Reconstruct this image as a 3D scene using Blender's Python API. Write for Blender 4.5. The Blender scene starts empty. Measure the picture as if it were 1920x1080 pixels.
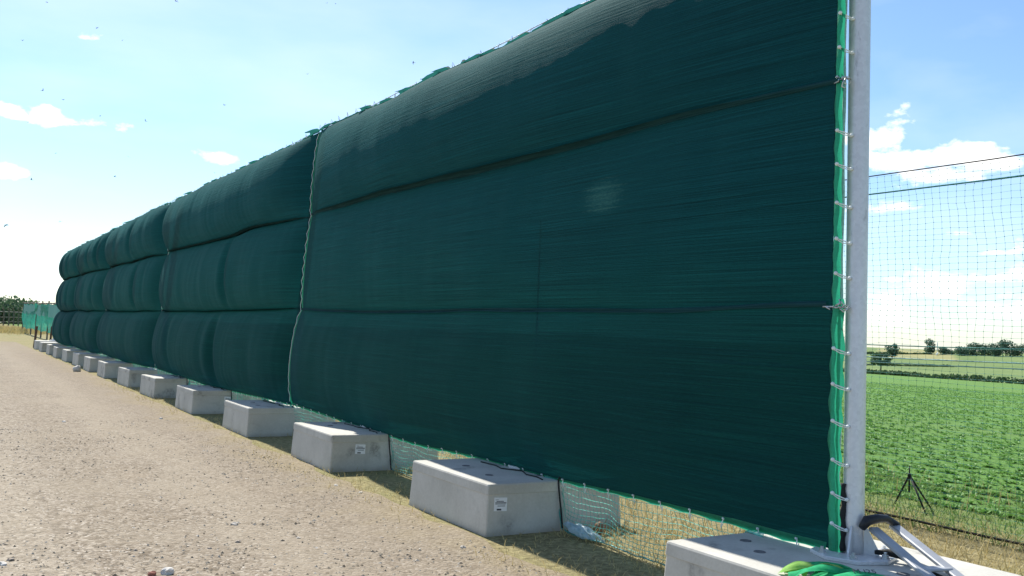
import bpy, bmesh, math, random
import numpy as np
from mathutils import Vector, Matrix

random.seed(7)
rng = np.random.default_rng(7)
SC = bpy.context.scene
COL = SC.collection

# ------------------------------------------------------------------ camera
# world axes: +Y runs along the screen away from the camera, +X from the road across the screen to the field
cam_d = bpy.data.cameras.new('camera')
cam = bpy.data.objects.new('camera', cam_d)
COL.objects.link(cam)
FWD = Vector((0.50773583, 0.86024685, 0.04668706))
RGT = Vector((0.85968057, -0.50944395, 0.03763216))
UPV = Vector((-0.05615738, -0.02102876, 0.99820045))
m = Matrix((RGT, UPV, -FWD)).transposed().to_4x4()
m.translation = Vector((0, 0, 1.7))
cam.matrix_world = m
cam_d.sensor_width = 36
cam_d.lens = 33.75
cam_d.clip_start = 0.05
cam_d.clip_end = 6000
SC.camera = cam

# ------------------------------------------------------------------ light
SUN = Vector((0.115, 0.95, 1.06)).normalized()        # towards the sun
SUN_EL = math.asin(SUN.z)
SUN_AZ = math.atan2(SUN.x, SUN.y)
sun_d = bpy.data.lights.new('sun', 'SUN')
sun_d.energy = 3.95
sun_d.angle = math.radians(0.55)
sun_d.color = (1.0, 0.955, 0.88)
sun = bpy.data.objects.new('sun', sun_d)
COL.objects.link(sun)
sun.rotation_euler = SUN.to_track_quat('Z', 'Y').to_euler()
sun.location = (0, 0, 30)

SC.view_settings.view_transform = 'Standard'
SC.view_settings.look = 'None'
SC.view_settings.gamma = 1
SC.view_settings.use_curve_mapping = False
SC.view_settings.exposure = 0.88
SC.render.engine = 'CYCLES'
SC.cycles.use_denoising = True
SC.cycles.max_bounces = 8
SC.cycles.transparent_max_bounces = 24

W = bpy.data.worlds.new('World')
SC.world = W
W.use_nodes = True
wn, wl = W.node_tree.nodes, W.node_tree.links
wn.clear()


def wnode(t, **kw):
    n = wn.new(t)
    for k, v in kw.items():
        setattr(n, k, v)
    return n


def wmath(op, a, b=None, c=None, clamp=False):
    n = wn.new('ShaderNodeMath')
    n.operation = op
    n.use_clamp = clamp
    for i, v in enumerate((a, b, c)):
        if v is None:
            continue
        if isinstance(v, (int, float)):
            n.inputs[i].default_value = v
        else:
            wl.new(v, n.inputs[i])
    return n.outputs[0]


def azel(az, el):
    az, el = math.radians(az), math.radians(el)
    return Vector((math.sin(az) * math.cos(el), math.cos(az) * math.cos(el), math.sin(el)))


sky = wnode('ShaderNodeTexSky', sky_type='NISHITA', sun_disc=False)
sky.sun_elevation = SUN_EL
sky.sun_rotation = SUN_AZ
sky.altitude = 100
sky.air_density = 1.0
sky.dust_density = 0.45
sky.ozone_density = 4.0
tc = wnode('ShaderNodeTexCoord')
nz = wnode('ShaderNodeTexNoise')
nz.inputs['Scale'].default_value = 19
nz.inputs['Detail'].default_value = 9
nz.inputs['Roughness'].default_value = 0.6
mp = wnode('ShaderNodeMapping')
mp.inputs['Scale'].default_value = (1, 1, 1.7)
wl.new(tc.outputs['Generated'], mp.inputs['Vector'])
wl.new(mp.outputs['Vector'], nz.inputs['Vector'])
nfac = wmath('SUBTRACT', nz.outputs['Fac'], 0.5)
# cumulus by compass heading and height (degrees), half-width, half-height, density
CLOUDS = [
    (51.6, 11.4, 1.9, 1.05, 1.25), (53.0, 10.4, 1.6, 0.9, 1.2), (56.3, 10.2, 2.3, 0.95, 1.2), (54.6, 9.3, 2.4, 0.75, 1.0), (50.9, 10.3, 1.3, 0.7, 1.0),
    (52.2, 7.7, 1.5, 0.55, 0.7), (55.6, 6.3, 0.9, 0.3, 0.6), (57.6, 5.2, 1.0, 0.22, 0.6),
    (54.0, 3.4, 2.6, 1.1, 0.6), (57.5, 2.2, 2.6, 0.9, 0.55), (51.5, 1.6, 2.2, 0.6, 0.5), (56.6, 3.9, 1.4, 0.4, 0.6), (52.3, 3.7, 1.0, 0.35, 0.65), (61.0, 4.5, 3.0, 1.2, 0.8), (66, 8.0, 4, 1.5, 0.9), (74, 4, 6, 1.5, 0.8),
    (5.9, 14.95, 0.75, 0.42, 0.9), (5.6, 10.35, 1.9, 0.5, 1.1), (4.2, 10.75, 0.9, 0.5, 1.0), (2.2, 10.6, 1.0, 0.42, 1.0), (13.4, 9.3, 1.15, 0.55, 0.9),
    (2.0, 7.3, 1.0, 0.5, 0.9), (-6, 9, 4, 1.2, 0.9), (-16, 6, 5, 1.5, 0.9), (-30, 11, 4, 1.2, 0.9), (25, 4, 4, 1.0, 0.7), (95, 7, 5, 1.5, 0.9), (120, 10, 6, 2, 0.9),
    (-60, 8, 6, 2, 0.9), (-100, 9, 6, 2, 0.9), (160, 8, 7, 2, 0.9), (200, 10, 7, 2, 0.9),
]
acc = None
for az, el, sw, sh, dens in CLOUDS:
    c = azel(az, el)
    e1 = Vector((math.cos(math.radians(az)), -math.sin(math.radians(az)), 0))
    e2 = e1.cross(c)
    e2 = e2 if e2.z > 0 else -e2
    d1 = wnode('ShaderNodeVectorMath', operation='DOT_PRODUCT')
    d2 = wnode('ShaderNodeVectorMath', operation='DOT_PRODUCT')
    d0 = wnode('ShaderNodeVectorMath', operation='DOT_PRODUCT')
    for dd, v in ((d0, c), (d1, e1 / math.radians(sw)), (d2, e2 / math.radians(sh))):
        wl.new(tc.outputs['Generated'], dd.inputs[0])
        dd.inputs[1].default_value = v
    up = wmath('SUBTRACT', d2.outputs['Value'], c.dot(e2) / math.radians(sh))
    lo = wmath('MULTIPLY', wmath('MINIMUM', up, 0), 1.5)              # flatter undersides
    yy = wmath('ADD', wmath('MAXIMUM', up, 0), lo)
    r2 = wmath('ADD', wmath('POWER', d1.outputs['Value'], 2), wmath('POWER', yy, 2))
    val = wmath('SUBTRACT', 1.0, wmath('SQRT', r2))
    val = wmath('ADD', val, wmath('MULTIPLY', nfac, 5.0))
    val = wmath('MULTIPLY', wmath('MULTIPLY_ADD', val, 1.6, 0.12, clamp=True), min(dens, 1.0))
    val = wmath('MULTIPLY', val, wmath('GREATER_THAN', d0.outputs['Value'], 0))
    acc = val if acc is None else wmath('MAXIMUM', acc, val)
# thin veil of high cloud, thicker low down
nv = wnode('ShaderNodeTexNoise')
nv.inputs['Scale'].default_value = 3.2
nv.inputs['Detail'].default_value = 6
mv = wnode('ShaderNodeMapping')
mv.inputs['Scale'].default_value = (1, 1.6, 3.5)
mv.inputs['Rotation'].default_value = (0.2, 0.3, 0.5)
wl.new(tc.outputs['Generated'], mv.inputs['Vector'])
wl.new(mv.outputs['Vector'], nv.inputs['Vector'])
veil = wmath('MULTIPLY', wmath('MULTIPLY_ADD', nv.outputs['Fac'], 2.2, -0.9, clamp=True), 0.28)
acc = wmath('MAXIMUM', acc, veil)
sxyz = wnode('ShaderNodeSeparateXYZ')
wl.new(tc.outputs['Generated'], sxyz.inputs[0])
lowh = wmath('MULTIPLY', wmath('SUBTRACT', 1.0, wmath('DIVIDE', wmath('ABSOLUTE', sxyz.outputs['Z']), 0.11), clamp=True), 0.4)   # milky air near the horizon
acc = wmath('MAXIMUM', acc, wmath('MULTIPLY', lowh, lowh))
mix = wnode('ShaderNodeMix', data_type='RGBA')
wl.new(acc, mix.inputs['Factor'])
tint = wnode('ShaderNodeMix', data_type='RGBA', blend_type='MULTIPLY')
tint.inputs['Factor'].default_value = 1
SKY_TINT = (0.94, 1.02, 1.06, 1)
tint.inputs['B'].default_value = SKY_TINT
wl.new(sky.outputs['Color'], tint.inputs['A'])
wl.new(tint.outputs['Result'], mix.inputs['A'])
SKY_STR = 0.09
cl = 0.82 / SKY_STR
mix.inputs['B'].default_value = (cl, cl * 0.99, cl * 0.97, 1)
bg = wnode('ShaderNodeBackground')
bg.inputs['Strength'].default_value = SKY_STR
wl.new(mix.outputs['Result'], bg.inputs['Color'])
wo = wnode('ShaderNodeOutputWorld')
wl.new(bg.outputs['Background'], wo.inputs['Surface'])


# ------------------------------------------------------------------ materials
class Mat:
    """small helper that wires node materials"""

    def __init__(self, name):
        self.m = bpy.data.materials.new(name)
        self.m.use_nodes = True
        self.n, self.l = self.m.node_tree.nodes, self.m.node_tree.links
        self.n.clear()
        self.out = self.n.new('ShaderNodeOutputMaterial')
        self.b = self.n.new('ShaderNodeBsdfPrincipled')
        self.l.new(self.b.outputs[0], self.out.inputs['Surface'])
        self.tc = self.n.new('ShaderNodeTexCoord')
        self.geo = self.n.new('ShaderNodeNewGeometry')
        self.oi = self.n.new('ShaderNodeObjectInfo')

    def set(self, **kw):
        names = {'rough': 'Roughness', 'metal': 'Metallic', 'spec': 'Specular IOR Level', 'sheen': 'Sheen Weight', 'sheen_rough': 'Sheen Roughness', 'color': 'Base Color',
                 'coat': 'Coat Weight', 'normal': 'Normal', 'sheen_tint': 'Sheen Tint', 'trans': 'Transmission Weight', 'alpha': 'Alpha'}
        for k, v in kw.items():
            i = self.b.inputs[names[k]]
            self.put(i, v)
        return self

    def put(self, sock, v):
        if isinstance(v, bpy.types.NodeSocket):
            self.l.new(v, sock)
        elif isinstance(v, tuple):
            sock.default_value = v if len(v) == 4 else (*v, 1)
        else:
            sock.default_value = v

    def co(self, which='Object', scale=(1, 1, 1), off=(0, 0, 0), rnd=False):
        src = self.tc.outputs[which] if which != 'Position' else self.geo.outputs['Position']
        if rnd:
            a = self.n.new('ShaderNodeVectorMath')
            a.operation = 'ADD'
            c = self.n.new('ShaderNodeVectorMath')
            c.operation = 'SCALE'
            c.inputs[0].default_value = (37, 53, 71)
            self.l.new(self.oi.outputs['Random'], c.inputs['Scale'])
            self.l.new(src, a.inputs[0])
            self.l.new(c.outputs[0], a.inputs[1])
            src = a.outputs[0]
        mp = self.n.new('ShaderNodeMapping')
        mp.inputs['Scale'].default_value = scale
        mp.inputs['Location'].default_value = off
        self.l.new(src, mp.inputs['Vector'])
        return mp.outputs[0]

    def noise(self, co, scale=5, detail=4, rough=0.55, dist=0):
        n = self.n.new('ShaderNodeTexNoise')
        n.inputs['Scale'].default_value = scale
        n.inputs['Detail'].default_value = detail
        n.inputs['Roughness'].default_value = rough
        n.inputs['Distortion'].default_value = dist
        self.l.new(co, n.inputs['Vector'])
        return n.outputs['Fac']

    def voro(self, co, scale=5, feature='F1', out='Distance'):
        n = self.n.new('ShaderNodeTexVoronoi')
        n.feature = feature
        n.inputs['Scale'].default_value = scale
        self.l.new(co, n.inputs['Vector'])
        return n.outputs[out]

    def ramp(self, fac, stops):
        n = self.n.new('ShaderNodeValToRGB')
        e = n.color_ramp.elements
        while len(e) < len(stops):
            e.new(0.5)
        for el, (p, c) in zip(e, stops):
            el.position = p
            if isinstance(c, (int, float)):
                c = (c, c, c)
            el.color = (*c, 1)
        self.l.new(fac, n.inputs['Fac'])
        return n.outputs['Color']

    def mix(self, fac, a, b, blend='MIX'):
        n = self.n.new('ShaderNodeMix')
        n.data_type = 'RGBA'
        n.blend_type = blend
        self.put(n.inputs['Factor'], fac)
        self.put(n.inputs['A'], a)
        self.put(n.inputs['B'], b)
        return n.outputs['Result']

    def math(self, op, a, b=0.0, clamp=False):
        n = self.n.new('ShaderNodeMath')
        n.operation = op
        n.use_clamp = clamp
        self.put(n.inputs[0], a)
        self.put(n.inputs[1], b)
        return n.outputs[0]

    def sep(self, co):
        n = self.n.new('ShaderNodeSeparateXYZ')
        self.l.new(co, n.inputs[0])
        return n.outputs

    def smooth(self, v, a, b):
        n = self.n.new('ShaderNodeMapRange')
        n.interpolation_type = 'SMOOTHSTEP'
        self.put(n.inputs['Value'], v)
        n.inputs['From Min'].default_value = a
        n.inputs['From Max'].default_value = b
        return n.outputs['Result']

    def bump(self, h, strength=0.3, dist=0.01):
        n = self.n.new('ShaderNodeBump')
        n.inputs['Strength'].default_value = strength
        n.inputs['Distance'].default_value = dist
        self.l.new(h, n.inputs['Height'])
        return n.outputs['Normal']

    def translucent(self, color, fac, transparent=0.0):
        t = self.n.new('ShaderNodeBsdfTranslucent')
        self.put(t.inputs['Color'], color)
        ms = self.n.new('ShaderNodeMixShader')
        self.put(ms.inputs[0], fac)
        self.l.new(self.b.outputs[0], ms.inputs[1])
        self.l.new(t.outputs[0], ms.inputs[2])
        last = ms.outputs[0]
        if not isinstance(transparent, (int, float)) or transparent > 0:
            tr = self.n.new('ShaderNodeBsdfTransparent')
            m2 = self.n.new('ShaderNodeMixShader')
            self.put(m2.inputs[0], transparent)
            self.l.new(last, m2.inputs[1])
            self.l.new(tr.outputs[0], m2.inputs[2])
            last = m2.outputs[0]
        self.l.new(last, self.out.inputs['Surface'])
        return self


def simple(name, color, rough=0.6, metal=0.0, var=0.25, scale=12, bump=0.0, spec=0.4):
    k = Mat(name)
    nf = k.noise(k.co('Position'), scale, 5)
    c0 = tuple(v * (1 - var) for v in color)
    c1 = tuple(min(1, v * (1 + var)) for v in color)
    k.set(color=k.ramp(nf, [(0.3, c0), (0.7, c1)]), rough=rough, metal=metal, spec=spec)
    if bump:
        k.set(normal=k.bump(k.noise(k.co('Position'), scale * 6, 4), bump, 0.004))
    return k.m


M = {}

# knitted shade cloth: fine courses along the length, dust, slightly see-through
k = Mat('shade_cloth')
uv = k.co('UV')
course = k.noise(k.co('UV', (0.5, 150, 1)), 1.0, 3, 0.6)
course2 = k.noise(k.co('UV', (1.1, 38, 1), (3.1, 7.7, 0)), 1.0, 4, 0.65)
fine = k.noise(k.co('UV', (160, 320, 1)), 1.0, 2)
weave = k.noise(k.co('UV', (22, 70, 1), (2, 9, 0)), 1.0, 5, 0.75)
blotch = k.noise(k.co('UV', (0.5, 1.3, 1)), 1.0, 5, 0.6)
vfold = k.noise(k.co('UV', (14, 0.8, 1), (5, 2, 0)), 1.0, 4, 0.6)
base = k.ramp(course, [(0.3, (0.0009, 0.009, 0.010)), (0.7, (0.0026, 0.027, 0.029))])
base = k.mix(k.math('MULTIPLY', k.smooth(course2, 0.5, 0.72), 0.5), base, (0.004, 0.046, 0.045))
base = k.mix(k.math('MULTIPLY', k.smooth(blotch, 0.5, 0.75), 0.25), base, (0.006, 0.034, 0.034))
base = k.mix(0.55, base, k.ramp(weave, [(0.3, 0.22), (0.7, 0.78)]), 'SOFT_LIGHT')
sp = k.sep(uv)
# a sunlit patch painted into the cloth colour of the nearest bay
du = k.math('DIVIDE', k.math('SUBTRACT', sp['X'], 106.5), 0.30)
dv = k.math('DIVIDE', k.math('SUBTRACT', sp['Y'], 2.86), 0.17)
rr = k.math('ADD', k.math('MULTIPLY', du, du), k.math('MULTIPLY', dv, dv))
lit_patch = k.math('MULTIPLY', k.smooth(k.math('ADD', rr, k.math('MULTIPLY', k.math('ADD', k.math('ADD', course2, course), weave), 3.0)), 5.6, 3.6), 0.40)
base = k.mix(lit_patch, base, (0.10, 0.24, 0.19))
h = k.math('ADD', k.math('MULTIPLY', course, 0.5), k.math('MULTIPLY', course2, 1.7))
h = k.math('ADD', h, k.math('MULTIPLY', fine, 0.2))
h = k.math('ADD', h, k.math('MULTIPLY', vfold, k.math('ADD', 0.04, k.math('MULTIPLY', k.smooth(sp['X'], 113, 115), 0.22))))
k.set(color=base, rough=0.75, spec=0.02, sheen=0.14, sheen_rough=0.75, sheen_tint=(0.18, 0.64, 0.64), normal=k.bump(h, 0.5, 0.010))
k.translucent(k.mix(0.5, base, (0.0, 0.40, 0.38)), 0.02, k.math('MULTIPLY_ADD', k.smooth(course, 0.25, 0.85), 0.024))
k.b.inputs['Specular Tint'].default_value = (0.35, 0.85, 0.80, 1)
tn = [n for n in k.n if n.type == 'MATH' and n.operation == 'MULTIPLY_ADD'][0]
tn.inputs[2].default_value = 0.004
for n_ in k.n:
    if n_.type == 'BSDF_TRANSPARENT':
        n_.inputs['Color'].default_value = (0.05, 0.74, 0.72, 1)      # light is dyed on its way between the threads
M['cloth'] = k.m

k = Mat('seam_tape')
nf = k.noise(k.co('UV', (2, 60, 1)), 1.0, 4)
k.set(color=k.ramp(nf, [(0.3, (0.006, 0.036, 0.042)), (0.7, (0.018, 0.066, 0.074))]), rough=0.8, spec=0.05, normal=k.bump(nf, 0.5, 0.006))
M['tape'] = k.m

k = Mat('green_webbing')
nf = k.noise(k.co('UV', (30, 60, 1)), 1.0, 3)
cc = k.ramp(nf, [(0.3, (0.004, 0.17, 0.085)), (0.7, (0.012, 0.26, 0.14))])
k.set(color=cc, rough=0.5, spec=0.4, normal=k.bump(nf, 0.2, 0.002))
k.translucent((0.05, 0.62, 0.36), 0.38)
M['webbing'] = k.m
k = Mat('green_hem')
k.set(color=(0.014, 0.075, 0.068), rough=0.8, spec=0.1)
k.translucent((0.04, 0.26, 0.22), 0.28)
M['hem'] = k.m

k = Mat('concrete')
pc = k.co('Object', rnd=True)
n1 = k.noise(pc, 2.2, 6, 0.6)
n2 = k.noise(pc, 45, 4, 0.6)
n3 = k.noise(k.co('Object', (6, 6, 0.9), rnd=True), 1.0, 4, 0.6)
st = k.noise(k.co('Object', (1, 1, 1), (9, 4, 2), rnd=True), 3.1, 3, 0.5)
z = k.sep(k.tc.outputs['Object'])['Z']
c = k.ramp(n1, [(0.3, (0.46, 0.445, 0.39)), (0.7, (0.58, 0.56, 0.50))])
c = k.mix(0.35, c, k.ramp(n2, [(0.3, 0.3), (0.7, 0.62)]), 'SOFT_LIGHT')
c = k.mix(k.math('MULTIPLY', k.smooth(n3, 0.56, 0.78), 0.22), c, (0.24, 0.23, 0.20))
stain = k.math('MULTIPLY', k.smooth(st, 0.59, 0.68), k.smooth(n2, 0.25, 0.7))
c = k.mix(k.math('MULTIPLY', stain, 0.62), c, (0.13, 0.125, 0.115))
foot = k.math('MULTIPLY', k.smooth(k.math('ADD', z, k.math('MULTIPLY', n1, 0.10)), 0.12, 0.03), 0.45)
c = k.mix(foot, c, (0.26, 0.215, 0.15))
pits = k.smooth(k.voro(pc, 60), 0.02, 0.16)
k.set(color=c, rough=0.85, spec=0.25, normal=k.bump(k.math('ADD', n2, k.math('MULTIPLY', pits, 0.6)), 0.25, 0.004))
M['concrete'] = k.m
M['concrete_dark'] = simple('rim_concrete', (0.36, 0.345, 0.305), 0.88, scale=9, bump=0.2, spec=0.2)
M['hole'] = simple('socket_shade', (0.15, 0.15, 0.15), 0.8)  # dark colour stands in for the shade inside the lifting holes

k = Mat('galvanised_steel')
pc = k.co('Object')
sp1 = k.voro(pc, 48, out='Color')
n1 = k.noise(k.co('Object', (3, 3, 0.7)), 1.0, 5)
c = k.mix(0.5, k.ramp(sp1, [(0.0, 0.56), (1.0, 0.76)]), k.ramp(n1, [(0.3, (0.56, 0.58, 0.60)), (0.7, (0.76, 0.77, 0.78))]))
mk = k.noise(k.co('Object', (9, 9, 2.2), (3, 3, 3)), 1.0, 5, 0.7)
c = k.mix(k.math('MULTIPLY', k.smooth(mk, 0.60, 0.72), 0.5), c, (0.2, 0.2, 0.21))
k.set(color=c, metal=0.25, rough=0.38, normal=k.bump(k.noise(pc, 40, 3), 0.05, 0.002))
M['galv'] = k.m
M['bolt'] = simple('zinc_bolt', (0.6, 0.61, 0.62), 0.35, 0.8, 0.1)
M['alu'] = simple('brushed_aluminium', (0.36, 0.37, 0.38), 0.5, 0.3, 0.12, 8)
M['black'] = simple('black_plastic', (0.012, 0.014, 0.017), 0.5, 0, 0.3, 30)
M['rope_black'] = simple('black_rope', (0.014, 0.016, 0.016), 0.8, 0, 0.4, 80)
M['net'] = simple('green_net_cord', (0.14, 0.50, 0.37), 0.55, 0, 0.3, 20)
M['net_dark'] = simple('dark_green_net_cord', (0.06, 0.29, 0.25), 0.6, 0, 0.3, 20)
M['teal_rope'] = simple('teal_rope', (0.02, 0.27, 0.25), 0.6, 0, 0.3, 60)
M['cord'] = simple('white_cord', (0.72, 0.76, 0.75), 0.45, 0, 0.1, 50)
M['pale_rope'] = simple('pale_teal_rope', (0.36, 0.62, 0.56), 0.5, 0, 0.2, 50)
M['paper'] = simple('white_sticker', (0.80, 0.80, 0.80), 0.5, 0, 0.03, 20)
M['ink'] = simple('black_ink', (0.05, 0.05, 0.06), 0.6)
M['rust'] = simple('rusty_steel', (0.085, 0.05, 0.035), 0.85, 0.1, 0.4, 20, 0.3)
M['wood'] = simple('weathered_post', (0.13, 0.12, 0.10), 0.9, 0, 0.3, 10, 0.3)
M['rock'] = simple('pale_stone', (0.50, 0.455, 0.39), 0.9, 0, 0.3, 25, 0.4)
M['rock_dark'] = simple('brown_stone', (0.33, 0.28, 0.225), 0.9, 0, 0.3, 25, 0.4)
M['rock_red'] = simple('reddish_stone', (0.30, 0.12, 0.085), 0.9, 0, 0.3, 25, 0.4)
M['rock_white'] = simple('white_stone', (0.56, 0.53, 0.48), 0.85, 0, 0.12, 25, 0.4)
M['bird'] = simple('dark_plumage', (0.05, 0.05, 0.055), 0.8)
M['bark'] = simple('bark', (0.075, 0.06, 0.045), 0.9, 0, 0.3, 4, 0.3)
M['brown_bag'] = simple('brown_paper', (0.20, 0.11, 0.06), 0.8, 0, 0.5, 25, 0.3)

k = Mat('crumpled_plastic')
k.set(color=k.ramp(k.noise(k.co('Position'), 25, 4), [(0.3, (0.25, 0.42, 0.46)), (0.7, (0.62, 0.72, 0.76))]), rough=0.5, spec=0.3)
k.translucent((0.5, 0.7, 0.75), 0.3, 0.15)
M['plastic'] = k.m

for nm, c0, c1 in (('bright_green_ribbon', (0.02, 0.36, 0.14), (0.05, 0.52, 0.22)), ('lime_ribbon', (0.25, 0.50, 0.10), (0.38, 0.62, 0.18)), ('blue_ribbon', (0.03, 0.20, 0.36), (0.06, 0.28, 0.48))):
    k = Mat(nm)
    cc = k.ramp(k.noise(k.co('Position'), 30, 3), [(0.3, c0), (0.7, c1)])
    k.set(color=cc, rough=0.75, spec=0.12)
    k.translucent(cc, 0.3)
    M[nm] = k.m


def leaf_mat(name, c0, c1, trans=0.3, scale=0.6):
    k = Mat(name)
    nf = k.noise(k.co('Position'), scale, 3)
    nf2 = k.noise(k.co('Position'), scale * 17, 2)
    cc = k.ramp(k.math('ADD', k.math('MULTIPLY', nf, 0.5), k.math('MULTIPLY', nf2, 0.5)), [(0.35, c0), (0.65, c1)])
    k.set(color=cc, rough=0.6, spec=0.3)
    k.translucent(cc, trans)
    return k.m


M['leaf'] = leaf_mat('tree_leaves', (0.05, 0.11, 0.055), (0.11, 0.185, 0.085))
M['leaf_blue'] = leaf_mat('hazed_tree_leaves', (0.055, 0.12, 0.075), (0.10, 0.175, 0.105))  # far trees: distance haze put into the leaf colour, paler and bluer
M['hedge'] = leaf_mat('hedge_leaves', (0.05, 0.105, 0.045), (0.10, 0.165, 0.065), 0.3)
M['bush'] = leaf_mat('bush_leaves', (0.065, 0.125, 0.07), (0.12, 0.19, 0.10))
M['crop'] = leaf_mat('crop_leaves', (0.09, 0.235, 0.04), (0.21, 0.40, 0.09), 0.3, 1.2)
M['straw'] = leaf_mat('straw_blades', (0.36, 0.28, 0.11), (0.58, 0.48, 0.23), 0.3, 2.0)
M['weed'] = leaf_mat('weed_blades', (0.12, 0.25, 0.05), (0.28, 0.36, 0.12), 0.3, 1.5)

# gravel
k = Mat('gravel')
p = k.co('Position')
px = k.sep(k.geo.outputs['Position'])
v1 = k.n.new('ShaderNodeTexVoronoi')
v1.inputs['Scale'].default_value = 50
v1.inputs['Randomness'].default_value = 1
k.l.new(p, v1.inputs['Vector'])
v2 = k.n.new('ShaderNodeTexVoronoi')
v2.inputs['Scale'].default_value = 23
k.l.new(p, v2.inputs['Vector'])
big = k.noise(p, 0.55, 5, 0.6)
mid = k.noise(p, 5.0, 5, 0.65)
sc = k.ramp(k.sep(v1.outputs['Color'])['X'], [(0.0, (0.115, 0.095, 0.07)), (0.3, (0.235, 0.20, 0.155)), (0.65, (0.325, 0.285, 0.225)), (0.93, (0.44, 0.40, 0.335)), (1.0, (0.58, 0.55, 0.50))])
sc2 = k.ramp(k.sep(v2.outputs['Color'])['Y'], [(0.0, (0.14, 0.118, 0.088)), (0.5, (0.28, 0.24, 0.187)), (1.0, (0.42, 0.38, 0.315))])
c = k.mix(k.smooth(mid, 0.42, 0.60), sc, sc2)
crack = k.math('MULTIPLY', k.smooth(v1.outputs['Distance'], 0.45, 0.85), 0.30)
c = k.mix(crack, c, (0.12, 0.10, 0.075))
c = k.mix(k.math('MULTIPLY', k.smooth(big, 0.42, 0.68), 0.42), c, (0.345, 0.31, 0.245))
tan = k.noise(p, 1.3, 5, 0.6)
c = k.mix(k.math('MULTIPLY', k.smooth(tan, 0.52, 0.72), 0.22), c, (0.30, 0.24, 0.16))
# wheel tracks: paler compacted bands along the road, darker loose ridge between
wt = k.math('ADD', px['X'], k.math('MULTIPLY', k.math('SUBTRACT', big, 0.5), 1.6))
wv = k.math('SINE', k.math('MULTIPLY', wt, 3.3))
c = k.mix(k.math('MULTIPLY', k.smooth(wv, 0.1, 0.95), 0.28), c, (0.40, 0.36, 0.285))
c = k.mix(k.math('MULTIPLY', k.smooth(wv, -0.2, -0.95), 0.14), c, (0.20, 0.165, 0.115))
c = k.mix(1.0, c, (1.0, 0.962, 0.915), 'MULTIPLY')
c = k.mix(k.math('MULTIPLY', k.smooth(k.math('ADD', px['X'], k.math('MULTIPLY', k.math('SUBTRACT', big, 0.5), 2.5)), 0.6, 3.0), 0.34), c, (0.235, 0.19, 0.14))
# straw and soil along the block row and at the far end of the road
edge = k.smooth(k.math('ADD', px['X'], k.math('MULTIPLY', k.math('SUBTRACT', tan, 0.5), 2.2)), 3.1, 4.0)
far = k.smooth(k.math('ADD', px['Y'], k.math('MULTIPLY', k.math('SUBTRACT', big, 0.5), 26)), 38, 62)
straw = k.ramp(k.noise(p, 24, 6, 0.75), [(0.3, (0.15, 0.115, 0.065)), (0.55, (0.30, 0.245, 0.155)), (0.75, (0.46, 0.40, 0.27))])
c = k.mix(k.math('MULTIPLY', k.math('MAXIMUM', edge, k.math('MULTIPLY', far, 0.8)), 0.8), c, straw)
hh = k.math('ADD', k.math('MULTIPLY', k.math('SUBTRACT', 1.0, v1.outputs['Distance']), 0.7), k.math('MULTIPLY', k.math('SUBTRACT', 1.0, v2.outputs['Distance']), 1.0))
hh = k.math('ADD', hh, k.math('MULTIPLY', mid, 0.8))
k.set(color=c, rough=0.95, spec=0.15, normal=k.bump(hh, 0.8, 0.012))
M['gravel'] = k.m

k = Mat('pebbles')
rv = k.n.new('ShaderNodeAttribute')
rv.attribute_name = 'tone'
c = k.ramp(rv.outputs['Fac'], [(0.0, (0.20, 0.165, 0.12)), (0.35, (0.32, 0.275, 0.215)), (0.75, (0.43, 0.385, 0.315)), (0.95, (0.50, 0.46, 0.40)), (1.0, (0.66, 0.64, 0.60))])
c = k.mix(1.0, c, (1.0, 0.96, 0.89), 'MULTIPLY')
c = k.mix(0.3, c, k.ramp(k.noise(k.co('Position'), 90, 3), [(0.3, 0.3), (0.7, 0.7)]), 'SOFT_LIGHT')
k.set(color=c, rough=0.9, spec=0.2)
M['pebbles'] = k.m

# dry ground
k = Mat('dry_ground')
p = k.co('Position')
c = k.ramp(k.noise(p, 16, 7, 0.75), [(0.28, (0.10, 0.085, 0.045)), (0.5, (0.27, 0.23, 0.115)), (0.72, (0.50, 0.44, 0.23))])
g = k.noise(p, 0.5, 5, 0.6)
c = k.mix(k.math('MULTIPLY', k.smooth(g, 0.46, 0.68), 0.45), c, (0.17, 0.20, 0.065))
gx = k.sep(k.geo.outputs['Position'])['X']
c = k.mix(k.math('MULTIPLY', k.smooth(k.math('ADD', gx, k.math('MULTIPLY', g, 1.5)), 8.6, 9.8), 0.65), c, (0.12, 0.20, 0.05))
k.set(color=c, rough=0.95, spec=0.1, normal=k.bump(k.noise(p, 22, 6, 0.7), 0.8, 0.03))
M['dry'] = k.m

k = Mat('crop_field')
p = k.co('Position')
rows = k.co('Position', (0.5, 7.5, 1))
n1 = k.noise(k.co('Position', (2.2, 3.0, 1)), 2.2, 7, 0.72)
n2 = k.noise(k.co('Position', (0.012, 0.05, 1)), 1.0, 5, 0.6)
n3 = k.noise(p, 0.11, 4, 0.5)
c = k.ramp(n1, [(0.25, (0.065, 0.15, 0.022)), (0.5, (0.105, 0.225, 0.04)), (0.72, (0.16, 0.29, 0.06))])
c = k.mix(k.math('MULTIPLY', k.smooth(n2, 0.4, 0.65), 0.5), c, (0.125, 0.215, 0.05))
c = k.mix(k.math('MULTIPLY', k.smooth(n3, 0.5, 0.7), 0.25), c, (0.16, 0.225, 0.07))
k.set(color=c, rough=0.85, spec=0.15, normal=k.bump(n1, 0.8, 0.08))
M['field'] = k.m

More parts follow.
